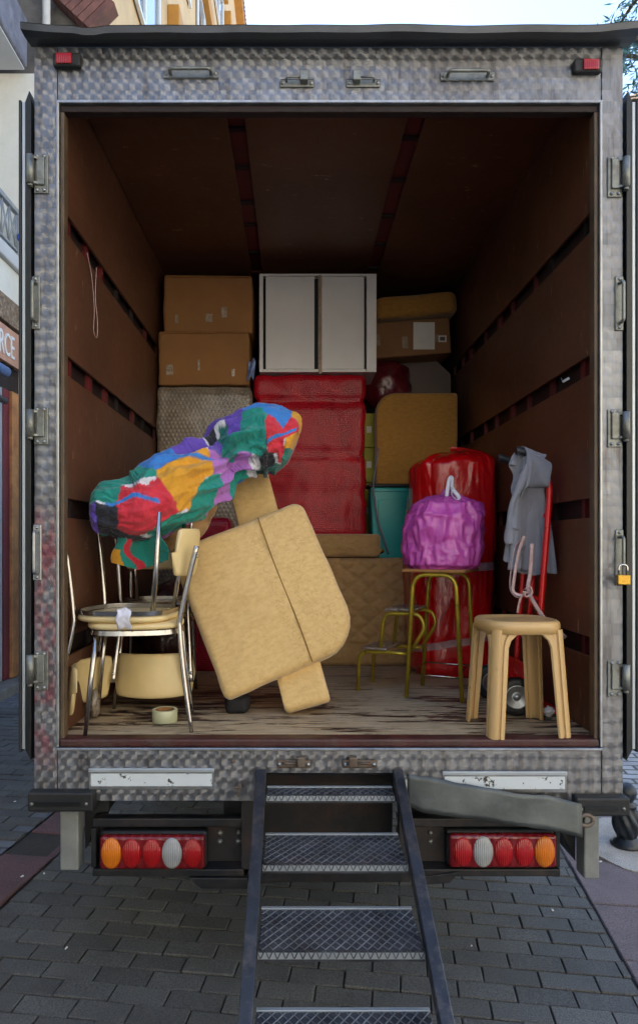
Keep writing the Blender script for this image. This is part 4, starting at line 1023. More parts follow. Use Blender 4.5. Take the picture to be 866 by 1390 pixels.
t1, _, h1 = carton(215, 338, 451, 523, 4.46, .45, 'plain brown cardboard box below another box, on the bubble-wrapped chest', bz1 + .012, seed=3)
carton(222, 342, 375, 452, 4.48, .42, 'plain brown cardboard box on top of the stack near the ceiling', bz1 + .012 + h1 + .008, rot=R(.6), seed=9)
tg = MB().grid(lambda u, v: P(338 + 9 * u - 3 * v, 488 + 26 * v + 4 * math.sin(u * 7), 4.42 + .02 * math.sin(u * 5 + v * 3)), 6, 8)
single(tg, 'plastic_tag', simple('blue_print', '#6f86b4', 0.4, 0, 0.5, 60, 0.2), 'scrap of blue printed plastic beside the cabinet corner', 'plastic')
# right-hand stack
gx0, gx1, _, gz1 = xz(540, 612, 478, 900, 4.98)
gb = MB().prism([(gx0, FZ), (gx1, FZ), (gx1, gz1 - .16), (gx1 - .17, gz1), (gx0, gz1)], 4.98, 5.03, 'XZ', .003)
single(gb, 'grey_panel', M['grey_board'], 'grey-brown board with a cut corner standing behind the tan mattress', 'board')
mx0, mx1, _, mz1 = xz(511, 622, 532, 900, 4.62)
ms = cushion(mx1 - mx0, mz1 - FZ, .13, (.03, .03, .02, .13), .03, .012); ms.xf(Matrix.Translation((mx0, 4.69, FZ)))
single(ms, 'foam_mattress', M['tan_fabric'], 'tan upholstered mattress pad with one rounded corner standing upright at the back', 'mattress')
lx0, lx1 = P(494, 0, 4.80).x, P(530, 0, 4.80).x
zz = FZ
for k, (py0, py1) in enumerate(((900, 800), (800, 728), (728, 655), (655, 607), (607, 560))):
    z1 = P(0, py1, 4.80).z
    lb = thing('lime_carton', ['lime green carton at the foot of its stack beside the wrapped appliance', 'lime green carton second from the floor beside the wrapped appliance', 'lime green carton in the middle of its stack beside the wrapped appliance',
               'lime green carton second from the top, next to the tan mattress', 'lime green carton on top of its stack under the maroon bag'][k], 'box', ((lx0 + lx1) / 2, 4.95, zz), (0, 0, 0), 'lime green cartons')
    MB().box((lx0, 4.80, zz + .001), (lx1, 5.0, z1 - .003), .004).build('carton', M['lime'], lb)
    q = P(500, 0, 4.799).x; MB().box((q - .012, 4.7985, zz + (z1 - zz) * .42), (q + .022, 4.7995, zz + (z1 - zz) * .42 + .045)).build('sticker', M['paper'], lb)
    zz = z1
def blob(c, rx, ry, rz, amt, scale, seed, nu=40, nv=26, sq=1.0, flat=-1.0):
    mb = MB()
    def fn(u, v):
        a, b = 2 * PI * u, PI * v; d = Vector((math.cos(a) * math.sin(b), math.sin(a) * math.sin(b), -math.cos(b)))
        k = 1 + amt * noise.noise(d * scale + Vector((seed, 0, 0))) + amt * .5 * noise.noise(d * scale * 2.3 + Vector((0, seed, 0)))
        e = Vector([math.copysign(abs(q) ** sq, q) for q in d])
        z = max(e.z * rz * k, flat * rz)
        return Vector(c) + Vector((e.x * rx * k, e.y * ry * k, z))
    return weld(mb.grid(fn, nu, nv, True))
bgc = P(526, 521, 4.86)
single(blob((bgc.x, 4.92, bgc.z), .165, .14, .20, .22, 1.8, 4), 'stuffed_bag', M['maroon_film'], 'dark maroon stuffed plastic bag wedged above the lime cartons', 'bag')
t2, w2, h2 = carton(505, 613, 434, 482, 4.78, .30, 'tilted brown cardboard box with a white paper sheet and small label', None, R(-4), 'card_dark', True, 14, flap=False)
for px0, px1, py0, py1, mm, nm in ((561, 590, 437, 474, 'paper', 'paper_sheet'), (595, 606, 455, 464, 'paper', 'label'), (597, 604, 457, 462, 'print', 'label_print')):
    a, b = P(px0, py1, 4.765), P(px1, py0, 4.765); e = .002 if nm == 'label_print' else 0
    MB().box((a.x, 4.764 - e, a.z), (b.x, 4.7655 - e, b.z)).build(nm, M[mm], t2)
kc = cushion(.58, .16, .26, (.05, .05, .05, .05), .05, .01); kc.xf(Matrix.Translation(P(508, 441, 4.93)) @ Matrix.Rotation(R(-5), 4, 'Y'))
single(kc, 'seat_pad', M['tan_fabric'], 'rounded tan seat pad lying on the tilted cardboard box', 'cushion')
# teal bin on a crate, lashed
tx0, _, tz0, tz1 = xz(503, 553, 657, 757, 4.42); tx1 = tx0 + .42; tzb = 1.55
single(MB().box((tx0 + .01, 4.45, FZ), (tx1, 4.60, tzb - .003), .004), 'low_box', M['card_dark'], 'dark cardboard box on the floor behind the quilted cushion, under the teal bin', 'box')
tb = thing('plastic_bin', 'teal plastic storage bin with black lid between the wrapped appliance and red roll', 'bin', ((tx0 + tx1) / 2, 4.5, tzb))
b_ = MB(); b_.prism([(tx0 + .02, tzb), (tx1 - .02, tzb), (tx1, tz1 - .02), (tx0, tz1 - .02)], 4.42, 4.60, 'XZ', .01); b_.build('body', M['teal'], tb)
MB().box((tx0 + .05, 4.412, tzb + .05), (tx1 - .05, 4.4195, tz1 - .10), .003).box((tx0 + .004, 4.410, tz1 - .05), (tx1 - .004, 4.4195, tz1 - .035), .003).build('rib', M['teal'], tb)
MB().box((tx0 - .012, 4.405, tz1 - .019), (tx1 + .012, 4.612, tz1 + .002), .005).build('lid', M['black_gap'], tb)
hd = P(518, 748, 4.40); MB().lathe([(.008, 0), (.018, -.004), (.016, -.012), (0, -.014)], (hd.x, 4.418, hd.z), 14, 'Y').build('catch', M['brass'], tb)
sp_ = spline([P(514, 607, 4.39), P(509, 640, 4.38), P(507, 665, 4.38), P(513, 705, 4.38), P(522, 735, 4.38), P(527, 752, 4.39)], 6)
single(MB().tube(sp_, .0035, 6, flat=(1.8, .4)), 'strap', M['strap_dim'], 'thin pale strap hanging down over the teal bin', 'strap')
# quilted cushion with a plain band, leaning
qb = FL(400, 905); qY = qb.y
q0, q1 = (420 - CX) * qY / F, (557 - CX) * qY / F; qh = .66
def quilt(u, v):
    x = q0 + (q1 - q0) * u; z = qh * v; lean = .10 * v
    s_ = .105; a = abs(((x * .8 + z) / s_) % 1 - .5) * 2; b = abs(((x * .8 - z) / s_) % 1 - .5) * 2
    bulge = .022 * (min(1 - a ** 3, 1 - b ** 3)) if v > .22 else .010 * min(1, 8 * abs(v - .21), 8 * v + .3)
    edge = min(u, 1 - u, v, 1 - v); r_ = .03 * (1 - min(1, edge / .04)) ** 2
    return Vector((x, qY + lean - bulge + r_, FZ + z))
qm = MB(); qm.grid(quilt, 64, 72); qm.grid(lambda u, v: quilt(u, v) + Vector((0, .10 - (quilt(u, v).y - qY - .10 * v) * 1.6, 0)), 20, 20)
for a, b in (((0, 0), (0, 1)), ((0, 1), (1, 1)), ((1, 1), (1, 0))):
    qm.grid(lambda u, v: quilt(a[0] + (b[0] - a[0]) * u, a[1] + (b[1] - a[1]) * u) + Vector((0, .05 * v, 0)), 40, 3)
single(qm, 'quilted_cushion', M['quilt'], 'quilted tan sofa cushion leaning upright on the worn floor', 'cushion')
lc = cushion(.50, .145, .30, (.03, .03, .03, .03), .04, .008); lc.xf(Matrix.Translation(Vector((P(518, 0, 4.24).x - .50, 4.40, FZ + qh + .006))))
single(lc, 'long_cushion', M['quilt'], 'narrow tan cushion lying flat on top of the quilted cushion', 'cushion')
# red wrapped roll by the right wall
rb_ = FL(618, 922); rc = Vector((.918, rb_.y + .25, FZ)); rz1 = P(0, 611, rb_.y + .2).z - FZ
def roll(u, v):
    a = 2 * PI * u; z = rz1 * v
    e = Vector((math.copysign(abs(math.cos(a)) ** .72, math.cos(a)), math.copysign(abs(math.sin(a)) ** .72, math.sin(a))))
    k = 1.0
    if v > .93: k = math.sqrt(max(0, 1 - ((v - .93) / .07) ** 2)) * .9 + .1 * (1 - (v - .93) / .07)
    if v < .03: k = .9 + .1 * v / .03
    dv = noise.noise(Vector((math.cos(a) * 1.4, math.sin(a) * 1.4, z * 1.6))) * .085 + noise.noise(Vector((math.cos(a) * 4, math.sin(a) * 4, z * 4))) * .018
    rg = (1 - 2 * abs(noise.noise(Vector((math.cos(a) * 2.6, math.sin(a) * 2.6, z * 3.2 + 2))))) * .022 + (1 - 2 * abs(noise.noise(Vector((math.cos(a) * 6, math.sin(a) * 6, z * 7))))) * .012 * (1 + 1.5 * max(0, v - .7) / .3)
    crease = rg - .05 * math.exp(-((a - 4.12) / .09) ** 2) * (0.5 + .5 * v)
    tape = -.012 * math.exp(-((z - .62) / .03) ** 2) - .012 * math.exp(-((z - .20 - .05 * math.cos(a)) / .03) ** 2)
    kk = k * (1 + dv + crease + tape); return rc + Vector((min(e.x * .238 * kk, OR - .012 - rc.x), e.y * .245 * kk, z * (1 + .022 * math.cos(a) * v + .02 * v * noise.noise(Vector((math.cos(a) * 2, math.sin(a) * 2, 5))))))
rm = MB().grid(roll, 180, 150, True); n0 = 180
rm.f.append(tuple((149) * n0 + k for k in range(n0))); rm.sm.append(True); rm.f.append(tuple(reversed(range(n0)))); rm.sm.append(False)
rt = thing('wrapped_roll', 'thick upright roll wrapped in glossy red film against the right wall', 'roll', rc)
rm.build('film', M['red_film'], rt)
def rtape(zf, w_, m_='pink_tape', wob=0.0, u0=.55, u1=1.02):
    def fn(u, v):
        uu = (u0 + (u1 - u0) * u) % 1.0; a = 2 * PI * uu; zt = zf + wob * math.cos(a) + w_ * (v - .5); p = roll(uu, zt / rz1); d = Vector((p.x - rc.x, p.y - rc.y, 0)).normalized(); return p + d * .003
    MB().grid(fn, 40, 4).build('tape', M[m_], rt)
rtape(.62, .045); rtape(.20, .04, 'pink_tape', .05)
lobe = blob((.775, rb_.y + .40, FZ + .57), .10, .15, .585, .12, 2.4, 8, 32, 40, .75)
single(lobe, 'wrapped_bundle', M['red_film'], 'dark red wrapped bundle squeezed behind the purple bag beside the red roll', 'bundle')

# ------------------------------------------------------------------ front left: chairs and what lies behind them
pbx0, pbx1, _, pbz = xz(245, 312, 703, 900, 4.0)
pw = softbox(pbx1 - pbx0, .34, pbz - FZ, .03, 18, .01); crumple(pw, .008, 8, 8); pw.xf(Matrix.Translation(((pbx0 + pbx1) / 2, 4.17, FZ)))
single(pw, 'wrapped_box', M['pink_bubble'], 'crimson bubble-wrapped box on the floor behind the stacked chairs', 'box')
dk = FL(240, 925); single(blob((-.74, dk.y + .25, FZ + .26), .17, .22, .265, .14, 1.8, 3, flat=-.98), 'dark_bundle', M['dark_film'], 'dark brown wrapped bundle in the gloom behind the chairs', 'bundle')
def make_chair(label):
    t = thing('chair', label, 'chair', (0, 0, 0), (0, 0, 0), 'chrome kitchen chairs stacked seat to seat'); SH = .43
    def seat(u, v):
        a = 2 * PI * u; r = .205 * (1 + .06 * math.cos(4 * a) * -1)
        pr = [(0, .008), (.5, .010), (.90, .007), (.98, .001), (1.0, -.008), (.98, -.017), (.88, -.021), (0, -.021)]
        k, z = pr[int(round(v * 7))]; return Vector((math.cos(a) * r * k, math.sin(a) * r * k, SH + z))
    weld(MB().grid(seat, 40, 8, True)).build('seat', M['cream'], t, world=False)
    rim = MB()
    rim.grid(lambda u, v: Vector((math.cos(2 * PI * u) * (.200 + .004 * v) * (1 - .06 * math.cos(8 * PI * u)), math.sin(2 * PI * u) * (.200 + .004 * v) * (1 - .06 * math.cos(8 * PI * u)), SH - .022 - .018 * v)), 40, 2, True)
    rim.grid(lambda u, v: Vector((math.cos(2 * PI * u) * .196 * (1 - .06 * math.cos(8 * PI * u)), math.sin(2 * PI * u) * .196 * (1 - .06 * math.cos(8 * PI * u)), SH - .022 - .018 * v)), 40, 2, True)
    rim.build('seat_rim', M['chrome'], t, world=False)
    for s in (-1, 1):
        MB().tube([(s * .135, -.145, SH - .03), (s * .15, -.165, .22), (s * .168, -.185, .0)], [.0112, .0108, .008], 10).build('leg', M['chrome'], t, world=False)
        q = spline([(s * .172, .225, 0), (s * .160, .195, .22), (s * .152, .178, .40), (s * .152, .180, .46), (s * .163, .215, .62), (s * .172, .245, .74)], 5)
        MB().tube(q, [.008 + .0032 * min(1, i / 6) for i in range(len(q))], 10).build('leg', M['chrome'], t, world=False)
    def back(u, v):
        th = (u - .5) * 2; x = .182 * th; yb = .258 - .080 * th * th; e = min(1.0, (1 - abs(th)) / .12); hh = (.098 - .004 * th * th) * math.sqrt(max(0.0, 1 - (1 - e) ** 2)) ** .8 * .98 + .002
        a = 2 * PI * v; c_, s_ = math.cos(a), math.sin(a); tk = .015 * min(1, e + .15)
        return Vector((x, yb + tk * math.copysign(abs(c_) ** .6, c_) + .02 * (math.copysign(abs(s_) ** .5, s_)) * .5 - .02, .715 + hh * math.copysign(abs(s_) ** .5, s_)))
    bk = MB(); nu, nv = 26, 20
    bk.grid(back, nu, nv)
    b_ = weld(bk).build('backrest', M['cream'], t, world=False)
    for s in (-1, 1): MB().lathe([(0, .006), (.006, .005), (.008, 0)], (s * .172, .246, .70), 10, 'Y').build('bolt', M['chrome'], b_, world=False)
    return t
fa = [FL(141, 1001), FL(253, 992), FL(156, 976), FL(259, 967)]; ca = sum(fa, Vector()) / 4
A = make_chair('upright chrome chair with cream seat, beside the tape roll'); A.location = (ca.x - .055, ca.y + .015, FZ); A.rotation_euler = (0, 0, R(-82))
Bc = copy_tree(A); Bc['label'] = 'upside-down chrome chair on the front chair, cream backrest hanging beside the left wall'
Bc.location = (ca.x - .085, ca.y + .015, FZ + .874); Bc.rotation_euler = (PI, 0, R(-98))
cc_ = Vector((-.665, ca.y + .46, FZ))
C_ = copy_tree(A); C_['label'] = 'upright chrome chair behind the front chairs, cream backrest under the bright cloth'; C_.location = cc_; C_.rotation_euler = (0, 0, R(4))
Dc = copy_tree(A); Dc['label'] = 'upside-down chrome chair, cream backrest hanging low behind the front chair'; Dc.location = cc_ + Vector((.02, -.02, .874)); Dc.rotation_euler = (PI, 0, R(3))
tw = MB().grid(lambda u, v: P(158 + 19 * u + 1.5 * math.sin(v * 9), 826 + 28 * v + 1.5 * math.sin(u * 8), ca.y - .215 + .008 * noise.noise(Vector((u * 4, v * 4, 2))) - .012 * math.sin(v * PI)), 10, 12)
two = single(tw, 'tape_strip', M['masking'], 'crumpled white tape binding the two stacked chair seats', 'tape')
two.modifiers.new('solid', 'SOLIDIFY').thickness = .0015
# bright bed-linen bundle, twisted in the middle
ctl = [P(124, 694, 2.92), P(150, 694, 2.93), P(192, 694, 2.96), P(238, 670, 3.02), P(278, 645, 3.08), P(302, 628, 3.12), P(330, 608, 3.14), P(360, 600, 3.15), P(384, 606, 3.15), P(398, 612, 3.15)]
rad = [.04, .118, .150, .162, .145, .112, .150, .172, .140, .04]
cl = spline(ctl, 9); nL = len(cl)
def lerp_list(L, t):
    t *= len(L) - 1; i = min(len(L) - 2, int(t)); f = t - i; f = f * f * (3 - 2 * f) if 0 < i < len(L) - 2 else math.sqrt(1 - (1 - f) ** 2) if i == 0 else 1 - math.sqrt(max(0, 1 - f * f))
    return L[i] + (L[i + 1] - L[i]) * f
bm_ = MB(); NU = 190; NV = 220; neck = 5 / 9
def bundle(u, v):
    t = v * (nL - 1); i = min(nL - 2, int(t)); c = cl[i].lerp(cl[i + 1], t - i); tg_ = (cl[i + 1] - cl[i]).normalized()
    a_ = tg_.cross(Vector((0, 0, 1))).normalized(); b_ = a_.cross(tg_); q = 2 * PI * u
    r = lerp_list(rad, v); dn = abs(v - neck); ends = min(v, 1 - v)
    pl = math.exp(-(dn / .17) ** 2); pe = math.exp(-(ends / .10) ** 2)
    sh = 1.8 * (v - neck)
    r *= 1 + (.17 * pl + .05 * pe) * (1 - 2 * abs(math.sin(5 * (q + sh) + 2 * noise.noise(Vector((v * 5, 0, 0)))))) + (.07 * pl) * math.sin(17 * (q + sh))
    d = Vector((math.cos(q), math.sin(q), v * 4.5)); r *= 1 + .12 * noise.noise(d * 1.1 + Vector((3, 0, 0)))
    rid = 1 - abs(noise.noise(Vector((math.cos(q) * 1.6, math.sin(q) * 1.6, v * 9 + math.cos(q))))) * 2
    rid2 = 1 - abs(noise.noise(Vector((math.cos(q) * 3.5 + 7, math.sin(q) * 3.5, v * 16 - 2 * math.cos(q))))) * 2
    r *= 1 + .10 * rid + .065 * rid2 + .03 * noise.noise(d * 4.5)
    z_ = math.sin(q); fl_ = .82 if z_ < 0 else 1.0
    return c + a_ * math.cos(q) * r + b_ * z_ * r * fl_
bm_.grid(bundle, NU, NV, True)
wrinkle(bm_, NU, NV, True, 1.07, 50, .03, .006, 3, .08)
bm_.f += [tuple(range(NU)), tuple((NV - 1) * NU + k for k in range(NU))]; bm_.sm += [True, True]
bun = thing('linen_bundle', 'bundle of brightly patterned bed linen knotted in the middle, lying over the chairs', 'bundle', P(262, 700, 3.05))
bo = bm_.build('cloth', M['linen'], bun)
ca_ = bo.data.color_attributes.new('print', 'FLOAT_COLOR', 'POINT')
for i in range(NU * NV): ca_.data[i].color = linen_colour((i // NU) / (NV - 1), 2 * PI * (i % NU) / NU)
def tail_(u, v):
    x = 158 + 60 * u - 6 * v + 18 * u * v; y = 722 + (52 - 24 * abs(u - .42)) * v
    return P(x + 3 * math.sin(v * 6 + u * 4), y, 2.90 - .03 * math.sin(u * 7 + v) + .05 * v)
tl2 = MB().grid(tail_, 60, 50); to = tl2.build('hanging_tail', M['linen'], bun); ct_ = to.data.color_attributes.new('print', 'FLOAT_COLOR', 'POINT')
for i in range(60 * 50):
    u_, v_ = (i % 60) / 59, (i // 60) / 49; ct_.data[i].color = hexc(LC['r'] if abs(u_ - .18 - .28 * v_ - .04 * math.sin(v_ * 9)) < .075 else LC['y'] if u_ < .10 + .1 * v_ and v_ > .55 else LC['t'])
to.modifiers.new('solid', 'SOLIDIFY').thickness = .006
und = MB()
M['brown_knit'] = simple('brown_blanket', '#9a7a52', 0.9, 0, 0.3, 18, 0.5, 60, 0.004, sheen=.3)
def under(u, v):
    a = 2 * PI * u; c = spl_u[min(len(spl_u) - 1, int(v * (len(spl_u) - 1)))]; r = .085 * math.sin(PI * min(.97, max(.06, v))) ** .5 * (1 + .14 * math.sin(7 * a + 3 * v))
    return c + Vector((math.cos(a) * r * .8, math.cos(a) * r * .4, math.sin(a) * r))
spl_u = spline([P(222, 742, 3.10), P(250, 715, 3.10), P(272, 690, 3.12), P(285, 668, 3.16)], 8)
und.grid(under, 40, 24, True); single(weld(und), 'rolled_blanket', M['brown_knit'], 'brown rolled blanket tucked under the bright linen bundle', 'blanket')
# leaning velvet cushions
fa_ = FL(398, 972)
n0_, n1_ = P(418, 958, fa_.y + .02), P(322, 652, fa_.y + .42); up_ = n1_ - n0_
nw, nh = .205, up_.length + .02
xa = Vector((1, 0, .28)); m_ = frame3(n0_, xa, up_); m_ = m_ @ Matrix.Translation((-nw / 2, 0, -.01))
nc = cushion(nw, nh, .085, (.02, .02, .03, .03), .03, .010, seam=None); nc.xf(m_)
single(nc, 'arm_cushion', M['velvet'], 'long narrow tan velvet cushion propped behind the big cushion', 'cushion')
BL, TL_, TR_ = P(308, 952, 2.99), P(232, 760, 3.16), P(400, 691, 3.20)
xdir = (TR_ - TL_); updir = TL_ - BL; bw_, bh_ = xdir.length, updir.length
m_ = frame3(BL, xdir, updir)
bc = cushion(bw_ + .03, bh_ + .02, .13, (.025, .17, .06, .05), .042, .018, nk=16); 
# piping seam running down the pad
bt = thing('seat_cushion', 'big tan velvet sofa cushion tilted on one corner, with a stitched seam', 'cushion', BL)
MTX[bt.name] = m_.copy(); bt.matrix_world = m_; bt.location = m_.translation; bt.rotation_euler = m_.to_euler()
crumple(bc, .006, 6, 7); bc.build('pad', M['velvet_motif'], bt, world=False)
sx0, sx1 = bw_ * .66, bw_ * .70
MB().tube(spline([(sx0 + (sx1 - sx0) * k / 7 + .003 * math.sin(k), -.065 - .016 * math.sin(PI * min(1, max(0, k / 7))) ** .4 - .0005, .004 + (bh_ + .004) * k / 7) for k in range(8)], 4), .0026, 6).build('piping', simple('piping', '#8a6730', .9), bt, world=False)
bs = FL(318, 950); single(crumple(softbox(.10, .10, .075, .02, 8, .004, Matrix.Translation((P(322, 0, 3.04).x, 3.06, FZ))), .006, 12, 3), 'black_bag', M['black_cloth'], 'small black bag under the corner of the big velvet cushion', 'bag')

# ------------------------------------------------------------------ front right: stools, bag, hand truck
e1 = Vector((.90, -.43, 0)).normalized(); e2 = Vector((.43, .90, 0)).normalized()
fA, fB = FL(551.5, 946.5), FL(626, 953)
S0 = fA; wS, dS, hS = .30, .27, .60
def sp3(a, b, z): return S0 + e1 * a + e2 * b + Vector((0, 0, z))
ss = thing('step_stool', 'gold-painted metal step stool with two folding treads, holding the purple bag', 'stool', S0)
for b in (0, wS):
    q = arc([sp3(0, b, 0), sp3(.035, b, hS), sp3(dS - .03, b, hS), sp3(dS, b, 0)], 8, .07)
    MB().tube(q, .0105, 10).build('leg_frame', M['gold'], ss)
MB().box((-.02, -.02, 0), (dS + .02, wS + .02, .016), .006, 2, Matrix.Translation(S0 + Vector((0, 0, hS + .011))) @ frame3((0, 0, 0), e1, (0, 0, 1)).to_3x3().to_4x4()).build('seat', M['card'], ss)
for a, z in ((.012, .12), (dS - .012, .14)): MB().tube([sp3(a, 0, z), sp3(a, wS, z)], .004, 8).build('cross_wire', M['chrome'], ss)
MB().tube([sp3(.01, .0, .115), sp3(dS - .01, .0, .115)], .004, 8).build('cross_wire', M['chrome'], ss)
MB().tube([sp3(.01, wS, .125), sp3(dS - .01, wS, .125)], .004, 8).build('cross_wire', M['chrome'], ss)
for b in (.035, wS - .035):
    MB().tube(arc([sp3(-.265, b, 0), sp3(-.255, b, .20), sp3(-.12, b, .205), sp3(.0, b, .205)], 7, .045), .0095, 10).build('lower_frame', M['gold'], ss)
    MB().tube(arc([sp3(-.145, b, .215), sp3(-.125, b, .40), sp3(.055, b, .405), sp3(.085, b, .34), sp3(.01, b, .215)], 7, .05), .0095, 10).build('upper_frame', M['gold'], ss)
mS = frame3((0, 0, 0), e1, (0, 0, 1)).to_3x3().to_4x4()
for a0, a1, z in ((-.24, -.11, .214), (-.12, .03, .414)):
    tr = MB().box((a0, .02, 0), (a1, wS - .02, .014), .005, 2, Matrix.Translation(S0 + Vector((0, 0, z))) @ mS).build('tread', M['clear_bubble'], ss)
# purple bag on the stool
bc_ = sp3(dS / 2, wS / 2, hS + .028)
def bagfn(u, v):
    a = 2 * PI * u; pr = [(.0, 0), (.82, 0), (.95, .05), (1.0, .22), (1.03, .45), (1.0, .70), (.86, .86), (.50, .94), (.16, .97), (.10, 1.03), (0, 1.04)]
    t = v * 10; i = min(9, int(t)); f = t - i; k = pr[i][0] + (pr[i + 1][0] - pr[i][0]) * f; z = pr[i][1] + (pr[i + 1][1] - pr[i][1]) * f
    d = Vector((math.cos(a), math.sin(a), z * 2.2)); n_ = noise.noise(d * 1.3 + Vector((5, 2, 0))) * .14
    rid = (1 - 2 * abs(noise.noise(Vector((math.cos(a) * 1.9, math.sin(a) * 1.9, z * 1.3 + 4))))) * .09 + (1 - 2 * abs(noise.noise(Vector((math.cos(a) * 4.2, math.sin(a) * 4.2, z * 3.5 + a))))) * .05
    pk = .12 * math.sin(9 * a + 3 * noise.noise(Vector((math.cos(a), math.sin(a), 0)))) * max(0, v - .5) * 2
    k *= 1 + n_ + rid + pk
    return Vector((math.copysign(abs(math.cos(a)) ** .75, math.cos(a)) * .172 * k + .028 * z, math.copysign(abs(math.sin(a)) ** .75, math.sin(a)) * .155 * k, .375 * z + .02 * noise.noise(d * 2) * min(1, z * 3)))
pb = thing('shopping_bag', 'shiny purple plastic bag full of things on the gold step stool', 'bag', bc_)
pbm = MB().grid(bagfn, 140, 80, True); wrinkle(pbm, 140, 80, True, 1.09, 40, .04, .004, 6, .04); weld(pbm).build('bag', M['purple_film'], pb, world=False)
blob((-.01, .0, .15), .125, .10, .135, .22, 2.2, 6, 28, 20, .7, -.95).build('contents', M['bag_contents'], pb, world=False)
kt = MB(); top_ = Vector((.03, -.02, .40))
kt.tube(spline([top_ + Vector(v) for v in ((-.02, -.06, -.05), (-.012, -.05, .0), (.0, -.03, .04), (.012, -.03, .045), (.008, -.04, .0), (.02, -.07, -.03), (.035, -.08, -.055), (.02, -.09, -.065), (.0, -.08, -.04), (.01, -.06, -.01))], 5), .007, 6, flat=(1.5, .4)); kt.build('tie', M['masking'], pb, world=False)
# plastic stool
f1, f2, f3, f4 = FL(668, 1001), FL(768, 1001), FL(735, 981), FL(643, 982)
pc = (f1 + f2 + f3 + f4) / 4; pc = Vector((pc.x, pc.y + .025, FZ)); hP = .445
ps = thing('plastic_stool', 'beige moulded plastic stool with four ribbed legs at the cargo sill', 'stool', pc, (0, 0, R(3.5)))
def seatP(u, v):
    a = 2 * PI * u; sq = 1 / (abs(math.cos(a)) ** 3.4 + abs(math.sin(a)) ** 3.4) ** (1 / 3.4)
    pr = [(0, -.004), (.55, -.004), (.78, -.003), (.84, .003), (.93, .003), (.985, -.004), (1.0, -.016), (1.005, -.046), (.985, -.046), (.97, -.016), (.90, -.012), (0, -.012)]
    k, z = pr[int(round(v * 11))]; return Vector((math.cos(a) * .152 * sq * k, math.sin(a) * .152 * sq * k, hP + z))
weld(MB().grid(seatP, 64, 12, True)).build('seat', M['beige_plastic'], ps, world=False)
for sx_, sy_ in ((-1, -1), (1, -1), (1, 1), (-1, 1)):
    leg = MB(); NS = 12
    # an L-shaped, fluted leg wrapping the corner, splayed outwards towards the floor; its upper end flares into an arch
    cs = []
    def sect(t):
        wd = .028 - .006 * t + (.060 * max(0, 1 - t / .16) ** 2); c0 = .1405 + .023 * t; pts = []; r_ = .030
        n_ = 26
        for k in range(n_ + 1):
            s_ = (k / n_ - .5) * 2                       # -1..1 along the L
            L = wd * abs(s_); fl = .007 * (1 if abs(abs(s_) - .42) < .12 else 0)
            if abs(s_) < .25: q = PI / 4 + s_ / .25 * PI / 4; x, y = c0 - r_ + (r_ - fl) * math.cos(PI / 2 - q + 0), c0 - r_ + (r_ - fl) * math.sin(PI / 2 - q)
            elif s_ > 0: x, y = c0 - fl, c0 - r_ - (wd - .0) * (s_ - .25) / .75
            else: x, y = c0 - r_ - (wd) * (-s_ - .25) / .75, c0 - fl
            pts.append((x, y))
        return pts
    rows = []
    for j in range(NS + 1):
        t = (j / NS) ** 1.3; z = (hP - .030) * (1 - t); o_ = sect(t)
        inn = [(x - .0055 if True else x, y - .0055) for x, y in o_]
        rows.append([Vector((x * sx_, y * sy_, z)) for x, y in o_] + [Vector((x * sx_, y * sy_, z)) for x, y in reversed(inn)])
    n_ = len(rows[0]); leg.add([v for r in rows for v in r], [(j * n_ + k, j * n_ + (k + 1) % n_, (j + 1) * n_ + (k + 1) % n_, (j + 1) * n_ + k) for j in range(NS) for k in range(n_)] + [tuple(range(n_)), tuple(NS * n_ + k for k in range(n_))], False)
    leg.build('leg', M['beige_plastic'], ps, world=False)
# hand truck leaning on the right wall
w1 = Vector((.962, 2.98, FZ + .085)); w2_ = Vector((.950, 3.30, FZ + .085))
ht = thing('hand_truck', 'red tubular hand truck with black grips leaning on the right wall', 'hand truck', (1.0, 3.1, FZ))
def htp(t, y): return Vector((1.045 + .07 * t, y, FZ + .10 + .90 * t))
for y in (2.99, 3.25):
    q = [htp(0, y), htp(.5, y), htp(.93, y), htp(1.0, y) + Vector((-.012, 0, .03)), htp(1.0, y) + Vector((-.05, 0, .09))]
    MB().tube(spline(q, 5), .0135, 12).build('rail', M['red_paint'], ht)
    g_ = spline([htp(1.0, y) + Vector((-.05, 0, .09)), htp(1.0, y) + Vector((-.085, 0, .135)), htp(1.0, y) + Vector((-.13, 0, .155)), htp(1.0, y) + Vector((-.15, 0, .155))], 5)
    MB().tube(g_, .0175, 12).build('grip', M['grip'], ht)
MB().tube([htp(0, 3.12), htp(.86, 3.12)], .0125, 12).build('rail', M['red_paint'], ht)
for t_ in (.05, .45, .86): MB().tube([htp(t_, 2.99), htp(t_, 3.25)], .011, 10).build('cross_bar', M['red_paint'], ht)
MB().box((1.02, 2.97, FZ + .012), (1.165, 3.28, FZ + .020), .002).box((1.012, 2.97, FZ + .012), (1.02, 3.28, FZ + .22), .002).build('toe_plate', M['red_paint'], ht)
for w_ in (w1, w2_):
    wo_ = MB().lathe([(.052, -.022), (.075, -.024), (.083, -.014), (.085, 0), (.083, .014), (.075, .024), (.052, .022)], w_, 32, 'Y').build('wheel', M['rubber'], ht)
    MB().lathe([(0, -.020), (.012, -.020), (.014, -.012), (.022, -.010), (.026, -.016), (.040, -.014), (.046, -.020), (.053, -.021), (.053, .021), (0, .02)], w_, 28, 'Y').build('hub', M['hub'], wo_)
MB().tube([w1, w2_], .008, 10).build('axle', M['hub'], ht)
MB().box(w1 + Vector((.0, .03, -.012)), Vector((1.045, w2_.y - .03, FZ + .13)), .004).build('axle_bracket', M['red_paint'], ht)
